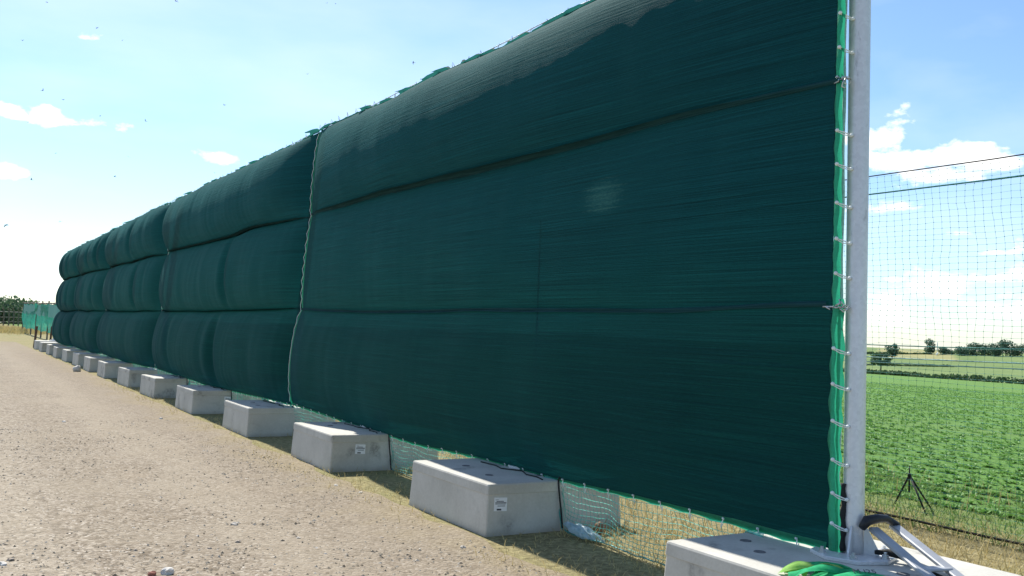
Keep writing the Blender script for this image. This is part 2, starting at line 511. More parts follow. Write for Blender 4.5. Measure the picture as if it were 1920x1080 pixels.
for nm, c0, c1, sc_ in (('pasture', (0.12, 0.185, 0.06), (0.20, 0.26, 0.10), 0.03), ('ripe_cereal', (0.26, 0.255, 0.11), (0.33, 0.315, 0.15), 0.05), ('far_farmland', (0.10, 0.16, 0.06), (0.20, 0.23, 0.10), 0.006)):
    k = Mat(nm)
    p = k.co('Position')
    f_ = k.math('ADD', k.math('MULTIPLY', k.noise(p, sc_, 6, 0.6), 0.6), k.math('MULTIPLY', k.noise(p, sc_ * 30, 5, 0.7), 0.4))
    k.set(color=k.ramp(f_, [(0.35, c0), (0.65, c1)]), rough=0.95, spec=0.1)
    M[nm] = k.m


# ------------------------------------------------------------------ mesh helpers
def np_mesh(name, V, F, mat=None, uv=None, smooth=True, tone=None):
    """V (n,3), F list of arrays (m,3)/(m,4) -> mesh"""
    if not isinstance(F, list):
        F = [F]
    F = [np.asarray(f, dtype=np.int32) for f in F if len(f)]
    me = bpy.data.meshes.new(name)
    V = np.asarray(V, dtype=np.float32)
    me.vertices.add(len(V))
    me.vertices.foreach_set('co', V.ravel())
    loops = np.concatenate([f.ravel() for f in F])
    sizes = np.concatenate([np.full(len(f), f.shape[1], np.int32) for f in F])
    starts = np.concatenate([[0], np.cumsum(sizes)[:-1]]).astype(np.int32)
    me.loops.add(len(loops))
    me.loops.foreach_set('vertex_index', loops)
    me.polygons.add(len(sizes))
    me.polygons.foreach_set('loop_start', starts)
    me.polygons.foreach_set('use_smooth', np.full(len(sizes), smooth, dtype=bool))
    if uv is not None:
        ul = me.uv_layers.new(name='UVMap')
        ul.data.foreach_set('uv', np.asarray(uv, dtype=np.float32)[loops].ravel())
    if tone is not None:
        at = me.attributes.new('tone', 'FLOAT', 'POINT')
        at.data.foreach_set('value', np.asarray(tone, dtype=np.float32))
    me.update(calc_edges=True)
    me.validate()
    if mat:
        me.materials.append(mat)
    return me


def link(name, me, parent=None, loc=(0, 0, 0), kind=None):
    o = bpy.data.objects.new(name, me)
    COL.objects.link(o)
    o.location = loc
    if parent:
        o.parent = parent
    if kind:
        o['kind'] = kind
    return o


def tag(o, label, cat, group=None):
    o['label'] = label
    o['category'] = cat
    if group:
        o['group'] = group
    return o


def thing(name, label, cat, loc=(0, 0, 0), group=None, rz=0):
    o = bpy.data.objects.new(name, None)
    COL.objects.link(o)
    o.location = loc
    o.rotation_euler = (0, 0, rz)
    o.empty_display_size = 0.2
    return tag(o, label, cat, group)


class MB:
    """collects shapes into one mesh"""

    def __init__(self):
        self.v, self.q, self.t = [], [], []
        self.n = 0

    def add(self, V, Q=(), T=()):
        V = np.asarray(V, float)
        if len(Q):
            self.q.append(np.asarray(Q, int) + self.n)
        if len(T):
            self.t.append(np.asarray(T, int) + self.n)
        self.v.append(V)
        self.n += len(V)

    def box(self, lo, hi, rot=None, piv=None):
        x0, y0, z0 = lo
        x1, y1, z1 = hi
        V = np.array([(x0, y0, z0), (x1, y0, z0), (x1, y1, z0), (x0, y1, z0), (x0, y0, z1), (x1, y0, z1), (x1, y1, z1), (x0, y1, z1)])
        if rot is not None:
            pv = np.asarray(piv if piv is not None else V.mean(0))
            V = (V - pv) @ np.array(rot).T + pv
        self.add(V, [(0, 3, 2, 1), (4, 5, 6, 7), (0, 1, 5, 4), (1, 2, 6, 5), (2, 3, 7, 6), (3, 0, 4, 7)])

    def tube(self, pts, r, n=6, caps=True):
        P = np.asarray(pts, float)
        m_ = len(P)
        R = np.full(m_, r) if np.isscalar(r) else np.asarray(r, float)
        T = np.gradient(P, axis=0)
        T /= np.linalg.norm(T, axis=1)[:, None] + 1e-12
        a = np.array([0, 0, 1.0]) if abs(T[0][2]) < 0.9 else np.array([1.0, 0, 0])
        ang = np.arange(n) * 2 * math.pi / n
        V = []
        for i in range(m_):
            u = a - T[i] * (a @ T[i])
            u /= np.linalg.norm(u) + 1e-12
            w = np.cross(T[i], u)
            V.append(P[i] + R[i] * (np.cos(ang)[:, None] * u + np.sin(ang)[:, None] * w))
            a = u
        V = np.concatenate(V)
        Q = [(i * n + j, i * n + (j + 1) % n, (i + 1) * n + (j + 1) % n, (i + 1) * n + j) for i in range(m_ - 1) for j in range(n)]
        Tt = []
        if caps:
            V = np.vstack([V, P[0], P[-1]])
            b0, b1 = m_ * n, m_ * n + 1
            Tt = [(b0, (j + 1) % n, j) for j in range(n)] + [(b1, (m_ - 1) * n + j, (m_ - 1) * n + (j + 1) % n) for j in range(n)]
        self.add(V, Q, Tt)

    def grid(self, V, nu, nv):
        idx = np.arange(nu * nv).reshape(nu, nv)
        Q = np.stack([idx[:-1, :-1], idx[1:, :-1], idx[1:, 1:], idx[:-1, 1:]], -1).reshape(-1, 4)
        self.add(V, Q)

    def lathe(self, prof, n=16, c=(0, 0, 0)):
        ang = np.arange(n) * 2 * math.pi / n
        V = np.concatenate([np.stack([c[0] + r * np.cos(ang), c[1] + r * np.sin(ang), np.full(n, c[2] + z_)], 1) for r, z_ in prof])
        Q = [(i * n + j, i * n + (j + 1) % n, (i + 1) * n + (j + 1) % n, (i + 1) * n + j) for i in range(len(prof) - 1) for j in range(n)]
        self.add(V, Q)

    def blob(self, c, r, n=1, jit=0.0, sq=(1, 1, 1)):
        bm = bmesh.new()
        bmesh.ops.create_icosphere(bm, subdivisions=n, radius=1)
        V = np.array([v.co[:] for v in bm.verts])
        T = [[v.index for v in f.verts] for f in bm.faces]
        bm.free()
        V = V * (1 + jit * (rng.random((len(V), 1)) - 0.5)) * np.asarray(sq) * r + np.asarray(c)
        self.add(V, (), T)

    def build(self, name, mat, parent=None, loc=(0, 0, 0), smooth=False, kind=None, uv=None):
        return link(name, self.mesh(name, mat, smooth, uv), parent, loc, kind)

    def mesh(self, name, mat, smooth=False, uv=None):
        F = []
        if self.q:
            F.append(np.concatenate(self.q))
        if self.t:
            F.append(np.concatenate(self.t))
        return np_mesh(name, np.concatenate(self.v), F, mat, uv, smooth)


def vnoise(x, y, seed=0):
    """smooth value noise, arrays in, roughly -1..1 out"""
    x, y = np.broadcast_arrays(np.asarray(x, float), np.asarray(y, float))
    xi, yi = np.floor(x).astype(np.int64), np.floor(y).astype(np.int64)
    fx, fy = x - xi, y - yi
    fx, fy = fx * fx * (3 - 2 * fx), fy * fy * (3 - 2 * fy)

    def hsh(a, b):
        n = (a * 374761393 + b * 668265263 + seed * 1442695041) & 0xFFFFFFFF
        n = ((n ^ (n >> 13)) * 1274126177) & 0xFFFFFFFF
        return ((n ^ (n >> 16)) & 0xFFFF) / 32767.5 - 1
    a, b, c, d = hsh(xi, yi), hsh(xi + 1, yi), hsh(xi, yi + 1), hsh(xi + 1, yi + 1)
    return (a * (1 - fx) + b * fx) * (1 - fy) + (c * (1 - fx) + d * fx) * fy


# ------------------------------------------------------------------ terrain
def ter(x, y):
    x = np.asarray(x, float)
    s = np.clip((x - 15) / 255, 0, 1)
    z_ = -7.6 * (0.72 * s + 0.28 * s * s * (3 - 2 * s))
    t = np.clip((x - 285) / 330, 0, 1)
    z_ = z_ + 8.6 * t * t * (3 - 2 * t)
    z_ = z_ - 30 * np.clip((x - 700) / 1800, 0, 1)
    return z_ + 0.5 * vnoise(x / 160, np.asarray(y) / 160, 5) * np.clip((x - 60) / 150, 0, 1)


XS = np.unique(np.concatenate([np.arange(-2500, -200, 200), np.arange(-200, -20, 20), np.arange(-20, 9.6, 1.2), [9.6], np.arange(11, 40, 1.5), np.arange(40, 130, 5), np.arange(130, 720, 4), np.arange(720, 2600, 120)]))
YS = np.unique(np.concatenate([np.arange(-800, -60, 80), np.arange(-60, 100, 6), np.arange(100, 620, 5), np.arange(620, 3600, 120)]))
GX, GY = np.meshgrid(XS, YS, indexing='ij')
GZ = ter(GX, GY)
ii, jj = np.meshgrid(np.arange(len(XS) - 1), np.arange(len(YS) - 1), indexing='ij')
CX = (XS[ii] + XS[ii + 1]) / 2
CY = (YS[jj] + YS[jj + 1]) / 2


def in_poly(x, y, poly):
    r = np.zeros(x.shape, bool)
    n = len(poly)
    for a in range(n):
        (x0, y0), (x1, y1) = poly[a], poly[(a + 1) % n]
        cond = ((y0 > y) != (y1 > y)) & (x < (x1 - x0) * (y - y0) / (y1 - y0 + 1e-12) + x0)
        r ^= cond
    return r


HEDGE_LINE = lambda y: 252 + 0.12 * (y - 180)
WHEAT = [(430, 294), (590, 413), (590, 469), (430, 342)]
cls = np.zeros(CX.shape, int)                 # 0 dry ground, 1 crop, 2 pasture, 3 cereal, 4 far
cls[CX > 9.6] = 1
cls[CX > HEDGE_LINE(CY)] = 2
cls[in_poly(CX, CY, WHEAT)] = 3
cls[CX > 700] = 4
cls[(CX < -90) | ((CX < 9.6) & (CY > 230)) | (CY < -60)] = 4
idx = np.arange(GX.size).reshape(GX.shape)
for c_, nm, mt in ((0, 'ground', 'dry'), (1, 'crop_field', 'field'), (2, 'pasture', 'pasture'), (3, 'cereal_field', 'ripe_cereal'), (4, 'farmland', 'far_farmland')):
    sel = cls == c_
    a, b = ii[sel], jj[sel]
    Q = np.stack([idx[a, b], idx[a + 1, b], idx[a + 1, b + 1], idx[a, b + 1]], 1)
    used, inv = np.unique(Q.ravel(), return_inverse=True)
    V = np.stack([GX.ravel()[used], GY.ravel()[used], GZ.ravel()[used]], 1)
    link(nm, np_mesh(nm, V, inv.reshape(-1, 4), M[mt]), kind='structure')

# gravel road: a gently uneven sheet with an irregular edge
rx = np.concatenate([np.linspace(-26, -6, 21), np.linspace(-5.5, 3.9, 95)])
ry = np.concatenate([np.linspace(-12, 2, 15), np.linspace(2.2, 16, 120), np.linspace(16.4, 66, 110)])
RX, RY = np.meshgrid(rx, ry, indexing='ij')
RZ = 0.010 + 0.004 * (vnoise(RX * 0.9, RY * 0.9, 2) + 1) + 0.004 * (vnoise(RX * 4, RY * 4, 3) + 1)
RX2 = RX + 0.10 * vnoise(RX * 2, RY * 2.3, 8) * (RX > 3)
RZ[-1, :] = 0.003
RZ[0, :] = 0.003
link('gravel_road', np_mesh('gravel_road', np.stack([RX2, RY, RZ], -1).reshape(-1, 3), (lambda g: np.stack([g[:-1, :-1], g[1:, :-1], g[1:, 1:], g[:-1, 1:]], -1).reshape(-1, 4))(np.arange(RX.size).reshape(RX.shape)), M['gravel']), kind='structure')


# ------------------------------------------------------------------ scattered small stuff
def in_view(x, y, lo=-8, hi=62):
    a = np.degrees(np.arctan2(x, y))
    return (a > lo) & (a < hi)


def pebble_field(name, N, xr, yr, smin, smax):
    """loose stones: squashed irregular octahedra"""
    # denser close to the camera
    u = rng.random(N * 3)
    Y = yr[0] + (yr[1] - yr[0]) * u ** 1.7
    X = xr[0] + (xr[1] - xr[0]) * rng.random(N * 3)
    keep = in_view(X, Y + 1.0, -24, 52)
    X, Y = X[keep][:N], Y[keep][:N]
    n = len(X)
    size = smin + (smax - smin) * rng.random(n) ** 4.5
    base = np.array([(1, 0, 0), (0, 1, 0), (-1, 0, 0), (0, -1, 0), (0, 0, 0.8), (0, 0, -0.6)], float)
    ang = rng.random(n) * 6.28
    V = base[None] * (0.65 + 0.7 * rng.random((n, 6, 3)))
    V = V * np.stack([size, size * (0.6 + 0.4 * rng.random(n)), size * (0.45 + 0.4 * rng.random(n))], -1)[:, None, :]
    ca, sa = np.cos(ang)[:, None], np.sin(ang)[:, None]
    VX = V[..., 0] * ca - V[..., 1] * sa + X[:, None]
    VY = V[..., 0] * sa + V[..., 1] * ca + Y[:, None]
    VZ = V[..., 2] + 0.014 + size[:, None] * 0.12
    V = np.stack([VX, VY, VZ], -1).reshape(-1, 3)
    T = np.array([(0, 1, 4), (1, 2, 4), (2, 3, 4), (3, 0, 4), (1, 0, 5), (2, 1, 5), (3, 2, 5), (0, 3, 5)])
    T = (T[None] + np.arange(n)[:, None, None] * 6).reshape(-1, 3)
    tone = np.repeat(rng.random(n), 6)
    return link(name, np_mesh(name, V, T, M['pebbles'], smooth=False, tone=tone), kind='stuff')


pebble_field('loose_gravel', 90000, (-7, 3.75), (2.6, 17), 0.005, 0.020)


def blades(name, X, Y, Z, hmin, hmax, mat, lean=0.5, w=0.006, flat=0.0):
    n = len(X)
    a = rng.random(n) * 6.28
    h_ = hmin + (hmax - hmin) * rng.random(n) ** 1.5
    ln = lean * (0.3 + rng.random(n))
    b = rng.random(n) * 6.28
    hz = h_ * np.clip(1 - flat * rng.random(n), 0.08, 1)
    dx, dy = np.cos(b) * h_ * ln, np.sin(b) * h_ * ln
    wx, wy = np.cos(a) * w, np.sin(a) * w
    P0 = np.stack([X - wx, Y - wy, Z], 1)
    P1 = np.stack([X + wx, Y + wy, Z], 1)
    P2 = np.stack([X + 0.4 * dx + wx * 0.7, Y + 0.4 * dy + wy * 0.7, Z + 0.65 * hz], 1)
    P3 = np.stack([X + 0.4 * dx - wx * 0.7, Y + 0.4 * dy - wy * 0.7, Z + 0.65 * hz], 1)
    P4 = np.stack([X + dx, Y + dy, Z + hz], 1)
    V = np.stack([P0, P1, P2, P3, P4], 1).reshape(-1, 3)
    o = np.arange(n)[:, None] * 5
    return link(name, np_mesh(name, V, [np.array([[0, 1, 2, 3]]) + o, np.array([[3, 2, 4]]) + o], mat, smooth=False), kind='stuff')


BLOCK_Y = [4.0, 7.78, 11.48, 15.18, 18.82, 22.6, 26.1, 29.75, 33.1, 36.5, 39.9, 43.2, 46.6, 50.2, 53.4]
BX0, BX1 = 4.0, 5.40
BH = 0.43


def clear_blocks(X, Y):
    ok = np.ones(len(X), bool)
    for by in BLOCK_Y:
        ok &= ~((X > BX0 - 0.03) & (X < BX1 + 0.03) & (np.abs(Y - by) < 0.82))
    return ok


def scatter(n, xr, yr, clump=1.1, thr=0.0, seed=1, pw=1.0):
    X = xr[0] + (xr[1] - xr[0]) * rng.random(n)
    Y = yr[0] + (yr[1] - yr[0]) * rng.random(n) ** pw
    k_ = vnoise(X * clump, Y * clump, seed) + 0.5 * vnoise(X * clump * 3, Y * clump * 3, seed + 1)
    keep = (k_ > thr - 0.7 * rng.random(n)) & clear_blocks(X, Y)
    return X[keep], Y[keep]


X, Y = scatter(26000, (4.6, 8.5), (1.0, 17), 1.1, -0.1, 3, 1.3)
blades('dry_grass', X, Y, np.zeros(len(X)), 0.04, 0.22, M['straw'], 0.9, 0.004, 0.7)
X, Y = scatter(9000, (3.5, 5.6), (3, 26), 1.6, 0.25, 5, 1.2)
blades('dry_grass', X, Y, np.full(len(X), 0.01), 0.02, 0.10, M['straw'], 0.9, 0.003, 0.6)
X, Y = scatter(15000, (8.0, 10.8), (1.5, 16), 0.9, -0.1, 9)
blades('verge_weeds', X, Y, np.zeros(len(X)), 0.03, 0.12, M['weed'], 0.9, 0.006, 0.3)
X, Y = scatter(500, (8.9, 11.2), (3, 14), 1.4, 0.2, 12)
blades('verge_stalks', X, Y, np.zeros(len(X)), 0.10, 0.28, M['straw'], 0.5, 0.004, 0.0)


def leaf_plants(name, X, Y, Z, size, mat, per=7):
    n = len(X)
    a = (rng.random((n, per)) + np.arange(per)[None] / per) * 6.28
    tilt = 0.2 + 0.5 * rng.random((n, per))
    L = size * (0.6 + 0.7 * rng.random((n, per)))
    wd = L * 0.30
    ca, sa = np.cos(a), np.sin(a)
    ch, sh = np.cos(tilt), np.sin(tilt)
    c0 = np.stack([X, Y, Z], 1)[:, None, :]

    def pt(f, s, lift):
        r = L * f * ch
        return np.stack([ca * r - sa * wd * s, sa * r + ca * wd * s, L * sh * lift], -1) + c0
    V = np.stack([pt(0.05, 0.05, 0.0), pt(0.55, -1, 0.75), pt(1.0, 0, 0.8), pt(0.55, 1, 0.75)], 2).reshape(-1, 3)
    Q = np.arange(n * per * 4).reshape(-1, 4)
    return link(name, np_mesh(name, V, Q, mat, smooth=False), kind='stuff')


# sugar-beet like rows
n = 62000
Y0 = -2 + 75 * rng.random(n) ** 1.4
row = 9.5 + 0.42 * np.floor(150 * rng.random(n) ** 2.2)
X0 = row + 0.06 * rng.standard_normal(n)
k_ = in_view(X0, Y0, 34, 66) & ((X0 > 10.3) | (rng.random(n) < 0.4))
X0, Y0 = X0[k_], Y0[k_]
leaf_plants('crop_plants', X0, Y0, ter(X0, Y0), 0.078, M['crop'], 6)


# ------------------------------------------------------------------ concrete blocks
def block_mesh():
    """battered body; long face X, corner-rounded rings"""
    mb = MB()
    hx, hy = (BX1 - BX0) / 2, 0.775
    rings = [(0.0, 0.0), (0.34, 0.018), (0.343, 0.013), (0.414, 0.017), (0.426, 0.022), (0.43, 0.032)]
    cr = 0.014
    V = []
    for z_, ins in rings:
        x, y = hx - ins, hy - ins
        V += [(x, y - cr, z_), (x - cr * 0.3, y - cr * 0.3, z_), (x - cr, y, z_), (-x + cr, y, z_), (-x + cr * 0.3, y - cr * 0.3, z_), (-x, y - cr, z_),
              (-x, -y + cr, z_), (-x + cr * 0.3, -y + cr * 0.3, z_), (-x + cr, -y, z_), (x - cr, -y, z_), (x - cr * 0.3, -y + cr * 0.3, z_), (x, -y + cr, z_)]
    n_ = 12
    Q = [(i * n_ + j, i * n_ + (j + 1) % n_, (i + 1) * n_ + (j + 1) % n_, (i + 1) * n_ + j) for i in range(len(rings) - 1) for j in range(n_)]
    lo = [q for q in Q if q[0] < 2 * n_]
    hi = [q for q in Q if q[0] >= 2 * n_]
    body, rim = MB(), MB()
    body.add(V, lo)
    t0 = (len(rings) - 1) * n_
    cidx = len(V)
    rim.add(V + [(0, 0, 0.43)], hi, [(t0 + j, t0 + (j + 1) % n_, cidx) for j in range(n_)])
    return body.mesh('body', M['concrete']), rim.mesh('rim', M['concrete'])


body_me, rim_me = block_mesh()
mb = MB()
mb.lathe([(0.001, 0.002), (0.026, 0.002), (0.030, 0.005), (0.036, 0.004), (0.037, 0.0)], 14)
eye_me = mb.mesh('lifting_socket', M['hole'], True)
# sticker with printed lines
sx, sz = 0.125, 0.112
mb = MB()
mb.box((-sx / 2, -0.0015, -sz / 2), (sx / 2, 0.0, sz / 2))
sticker_me = mb.mesh('label_sticker', M['paper'])
mb = MB()
for x0, x1, z0, z1 in [(-0.05, -0.02, 0.036, 0.039), (-0.04, 0.03, 0.022, 0.028), (-0.052, 0.055, 0.008, 0.016), (-0.052, 0.048, -0.001, 0.002), (-0.03, 0.045, -0.016, -0.011), (-0.035, 0.008, -0.050, -0.036)]:
    mb.box((x0, -0.0024, z0), (x1, -0.0016, z1))
print_me = mb.mesh('printed_lines', M['ink'])

BLOCK_LABEL = [
    'concrete block at the bottom right under the end pole, green straps on top',
    'large concrete block with a white sticker, second from the end pole',
    'stained concrete block with a white sticker, third from the end pole',
    'plain concrete block with dark smudges under the first screen joint, fourth from the end pole',
    'concrete block with a sticker mid-way along its shaded side, fifth from the end pole',
    'plain concrete block sixth from the end pole, just left of the stickered one',
    'concrete block seventh from the end pole, under the second screen joint',
    'concrete block eighth from the end pole, right of the white rag',
    'concrete block ninth from the end pole, with a white rag at its foot',
    'small looking concrete block tenth from the end pole',
    'small looking concrete block eleventh from the end pole',
    'small looking concrete block twelfth from the end pole',
    'far concrete block third from the end of the row near the rusty stakes',
    'far concrete block second from the end of the row near the rusty stakes',
    'farthest concrete block at the end of the row beside the rusty stakes',
]
for i, by in enumerate(BLOCK_Y):
    t = thing('concrete_block', BLOCK_LABEL[i], 'concrete block', ((BX0 + BX1) / 2 + random.uniform(-0.03, 0.03), by + random.uniform(-0.05, 0.05) * (i > 2), 0), 'concrete ballast blocks under the screen', random.uniform(-0.02, 0.02))
    t['kind'] = 'thing'
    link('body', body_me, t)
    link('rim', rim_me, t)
    if i < 5:
        for (ex, ey) in ((-0.35, 0.28), (0.02, -0.45), (-0.42, -0.30) if i % 2 else (-0.2, 0.55)):
            link('lifting_socket', eye_me, t, (ex, ey, 0.43))
    if i in (1, 2, 4):
        sxp = {1: -0.56, 2: -0.33, 4: -0.05}[i]
        s = link('label_sticker', sticker_me, t, (sxp, -0.777 + 0.0125, 0.26))
        s.rotation_euler = (math.radians(-3.0), math.radians(2.5), 0)
        s['label'] = 'white label sticker with small printed lines'
        link('printed_lines', print_me, s)


# ------------------------------------------------------------------ the screen
LEAN = 0.055
ZB, Z1, Z2, ZT = 0.47, 1.94, 3.40, 4.74


def base_x(z_):
    return 4.72 + LEAN * (np.asarray(z_) - ZB)


BAY_Y = [4.12, 14.5, 25.5, 35.2, 43.0, 49.6]
# bulge depth per bay: low, mid, top ; creases: (Y, depth, width) per band
BULGE = [(0.24, 0.13, 0.40), (0.33, 0.28, 0.40), (0.37, 0.31, 0.40), (0.37, 0.33, 0.42), (0.41, 0.34, 0.42)]
CREASE = [
    ([(7.6, 0.06, 0.5), (11.3, 0.08, 0.6)], [(11.2, 0.06, 0.7), (8.1, 0.10, 0.5)], [(11.6, 0.04, 0.6)]),
    ([(18.7, 0.42, 0.22), (19.5, 0.10, 0.25), (22.9, 0.22, 0.25), (16.2, 0.08, 0.3)], [(18.3, 0.40, 0.16), (16.0, 0.06, 0.25), (20.3, 0.07, 0.2), (22.0, 0.07, 0.25)], [(21.5, 0.06, 0.6), (17.2, 0.05, 0.5)]),
    ([(33.6, 0.20, 0.4), (28.5, 0.08, 0.4), (30.8, 0.10, 0.3)], [(28.3, 0.38, 0.2), (26.9, 0.10, 0.2), (31.6, 0.20, 0.35)], [(29.4, 0.28, 0.25), (27.3, 0.08, 0.3), (32.0, 0.1, 0.35)]),
    ([(37.2, 0.12, 0.3), (40.2, 0.20, 0.3)], [(36.9, 0.25, 0.25), (39.0, 0.18, 0.3), (41.2, 0.30, 0.25)], [(36.6, 0.42, 0.25), (38.7, 0.34, 0.3), (41.3, 0.22, 0.3)]),
    ([(45.0, 0.30, 0.3), (47.6, 0.34, 0.25)], [(44.7, 0.22, 0.25), (46.6, 0.30, 0.3), (48.2, 0.36, 0.25)], [(45.4, 0.28, 0.3), (47.3, 0.36, 0.3), (48.7, 0.34, 0.25)]),
]
SAG = (0.0, 1.0)


def bulge(bay, band, Y, v):
    """outward push towards the road of a point at Y in a band at height fraction v"""
    y0, y1 = BAY_Y[bay], BAY_Y[bay + 1]
    A = BULGE[bay][band]
    dl, dr = Y - y0, y1 - Y
    if bay == 0:
        el = 1 - np.exp(-(dl / 2.3) ** 1.25)                   # slack dies out towards the end pole
        r0 = (0.45, 0.25, 0.10)[band]
        er = r0 + (1 - r0) * (1 - np.exp(-(np.maximum(dr, 0) / (0.55, 0.8, 1.3)[band])))
    else:
        l0 = (0.30, 0.14, 0.10)[band] if bay == 1 else 0.20
        el = l0 + (1 - l0) * (1 - np.exp(-(np.maximum(dl, 0) / 0.5) ** 1.2))
        r0 = 0.22
        er = r0 + (1 - r0) * (1 - np.exp(-(np.maximum(dr, 0) / 0.45) ** 1.2))
        if bay == 4:
            er = 1 - 0.75 * np.exp(-(np.maximum(dr, 0) / 0.25))
    e = el * er
    for yc, d, w in CREASE[bay][band]:
        yy = yc + 0.22 * (v - 0.5) * (1 if band != 2 else -0.6)
        q = (Y - yy) / w
        e = e * (1 - d * np.exp(-q * q) * (0.6 + 0.4 * np.sin(math.pi * v)))
    s = np.clip(1 - (2 * v - 1) ** 2, 0, 1)
    pw = 0.55 if bay else (0.58 if band == 2 else 0.75)
    prof = s ** pw
    prof = prof * (1 + 0.12 * (0.5 - v) * (1 if band < 2 else -0.5))
    # soft unevenness and pulled folds near the top and bottom seams
    n_ = 0.018 * vnoise(Y * 1.1, v * 2.2 + band * 5, 20 + bay) + 0.005 * vnoise(Y * 4.0, v * 1.4 + band * 3, 40 + bay)
    pull = np.exp(-((1 - v) / 0.22)) + np.exp(-(v / 0.22))
    n_ = n_ + (0.003 if bay == 0 else 0.008) * vnoise(Y * 7.5 + 2 * vnoise(Y * 0.8, v * 0.5, 77), v * 0.7 + band * 9, 60 + bay) * (0.15 + 1.3 * pull)
    return A * e * prof + n_ * s ** 0.5 * np.clip(dl / 0.3, 0, 1) * np.clip(dr / 0.3 + 0.2, 0, 1)


def seam_out(bay, Y, which):
    """seams themselves are pulled out a little between poles"""
    y0, y1 = BAY_Y[bay], BAY_Y[bay + 1]
    s = np.clip((Y - y0) / (y1 - y0), 0, 1)
    return (0.02, 0.13, 0.13, 0.04)[which] * np.sin(math.pi * s) ** 0.5 + 0.012 * vnoise(Y * 1.3, which * 7.0, 90 + bay)


def seam_z(bay, Y, which):
    zc = (ZB, Z1, Z2, ZT)[which]
    amp = (0.02, 0.022, 0.03, 0.03)[which]
    y0, y1 = BAY_Y[bay], BAY_Y[bay + 1]
    s = np.clip((Y - y0) / (y1 - y0), 0, 1)
    return zc + amp * vnoise(Y * 0.7, which * 3.0, 110 + bay) - (0.05 if which == 0 else 0.03) * np.sin(math.pi * s)


def screen_pt(bay, band, Y, v):
    za, zb = seam_z(bay, Y, band), seam_z(bay, Y, band + 1)
    z_ = za + (zb - za) * v
    so = seam_out(bay, Y, band) * (1 - v) + seam_out(bay, Y, band + 1) * v
    b = bulge(bay, band, Y, v)
    x = base_x(z_) - so - b
    # the swollen cloth hangs a little below its lower seam
    z_ = z_ - 0.10 * b * np.sin(math.pi * v)
    return x, z_


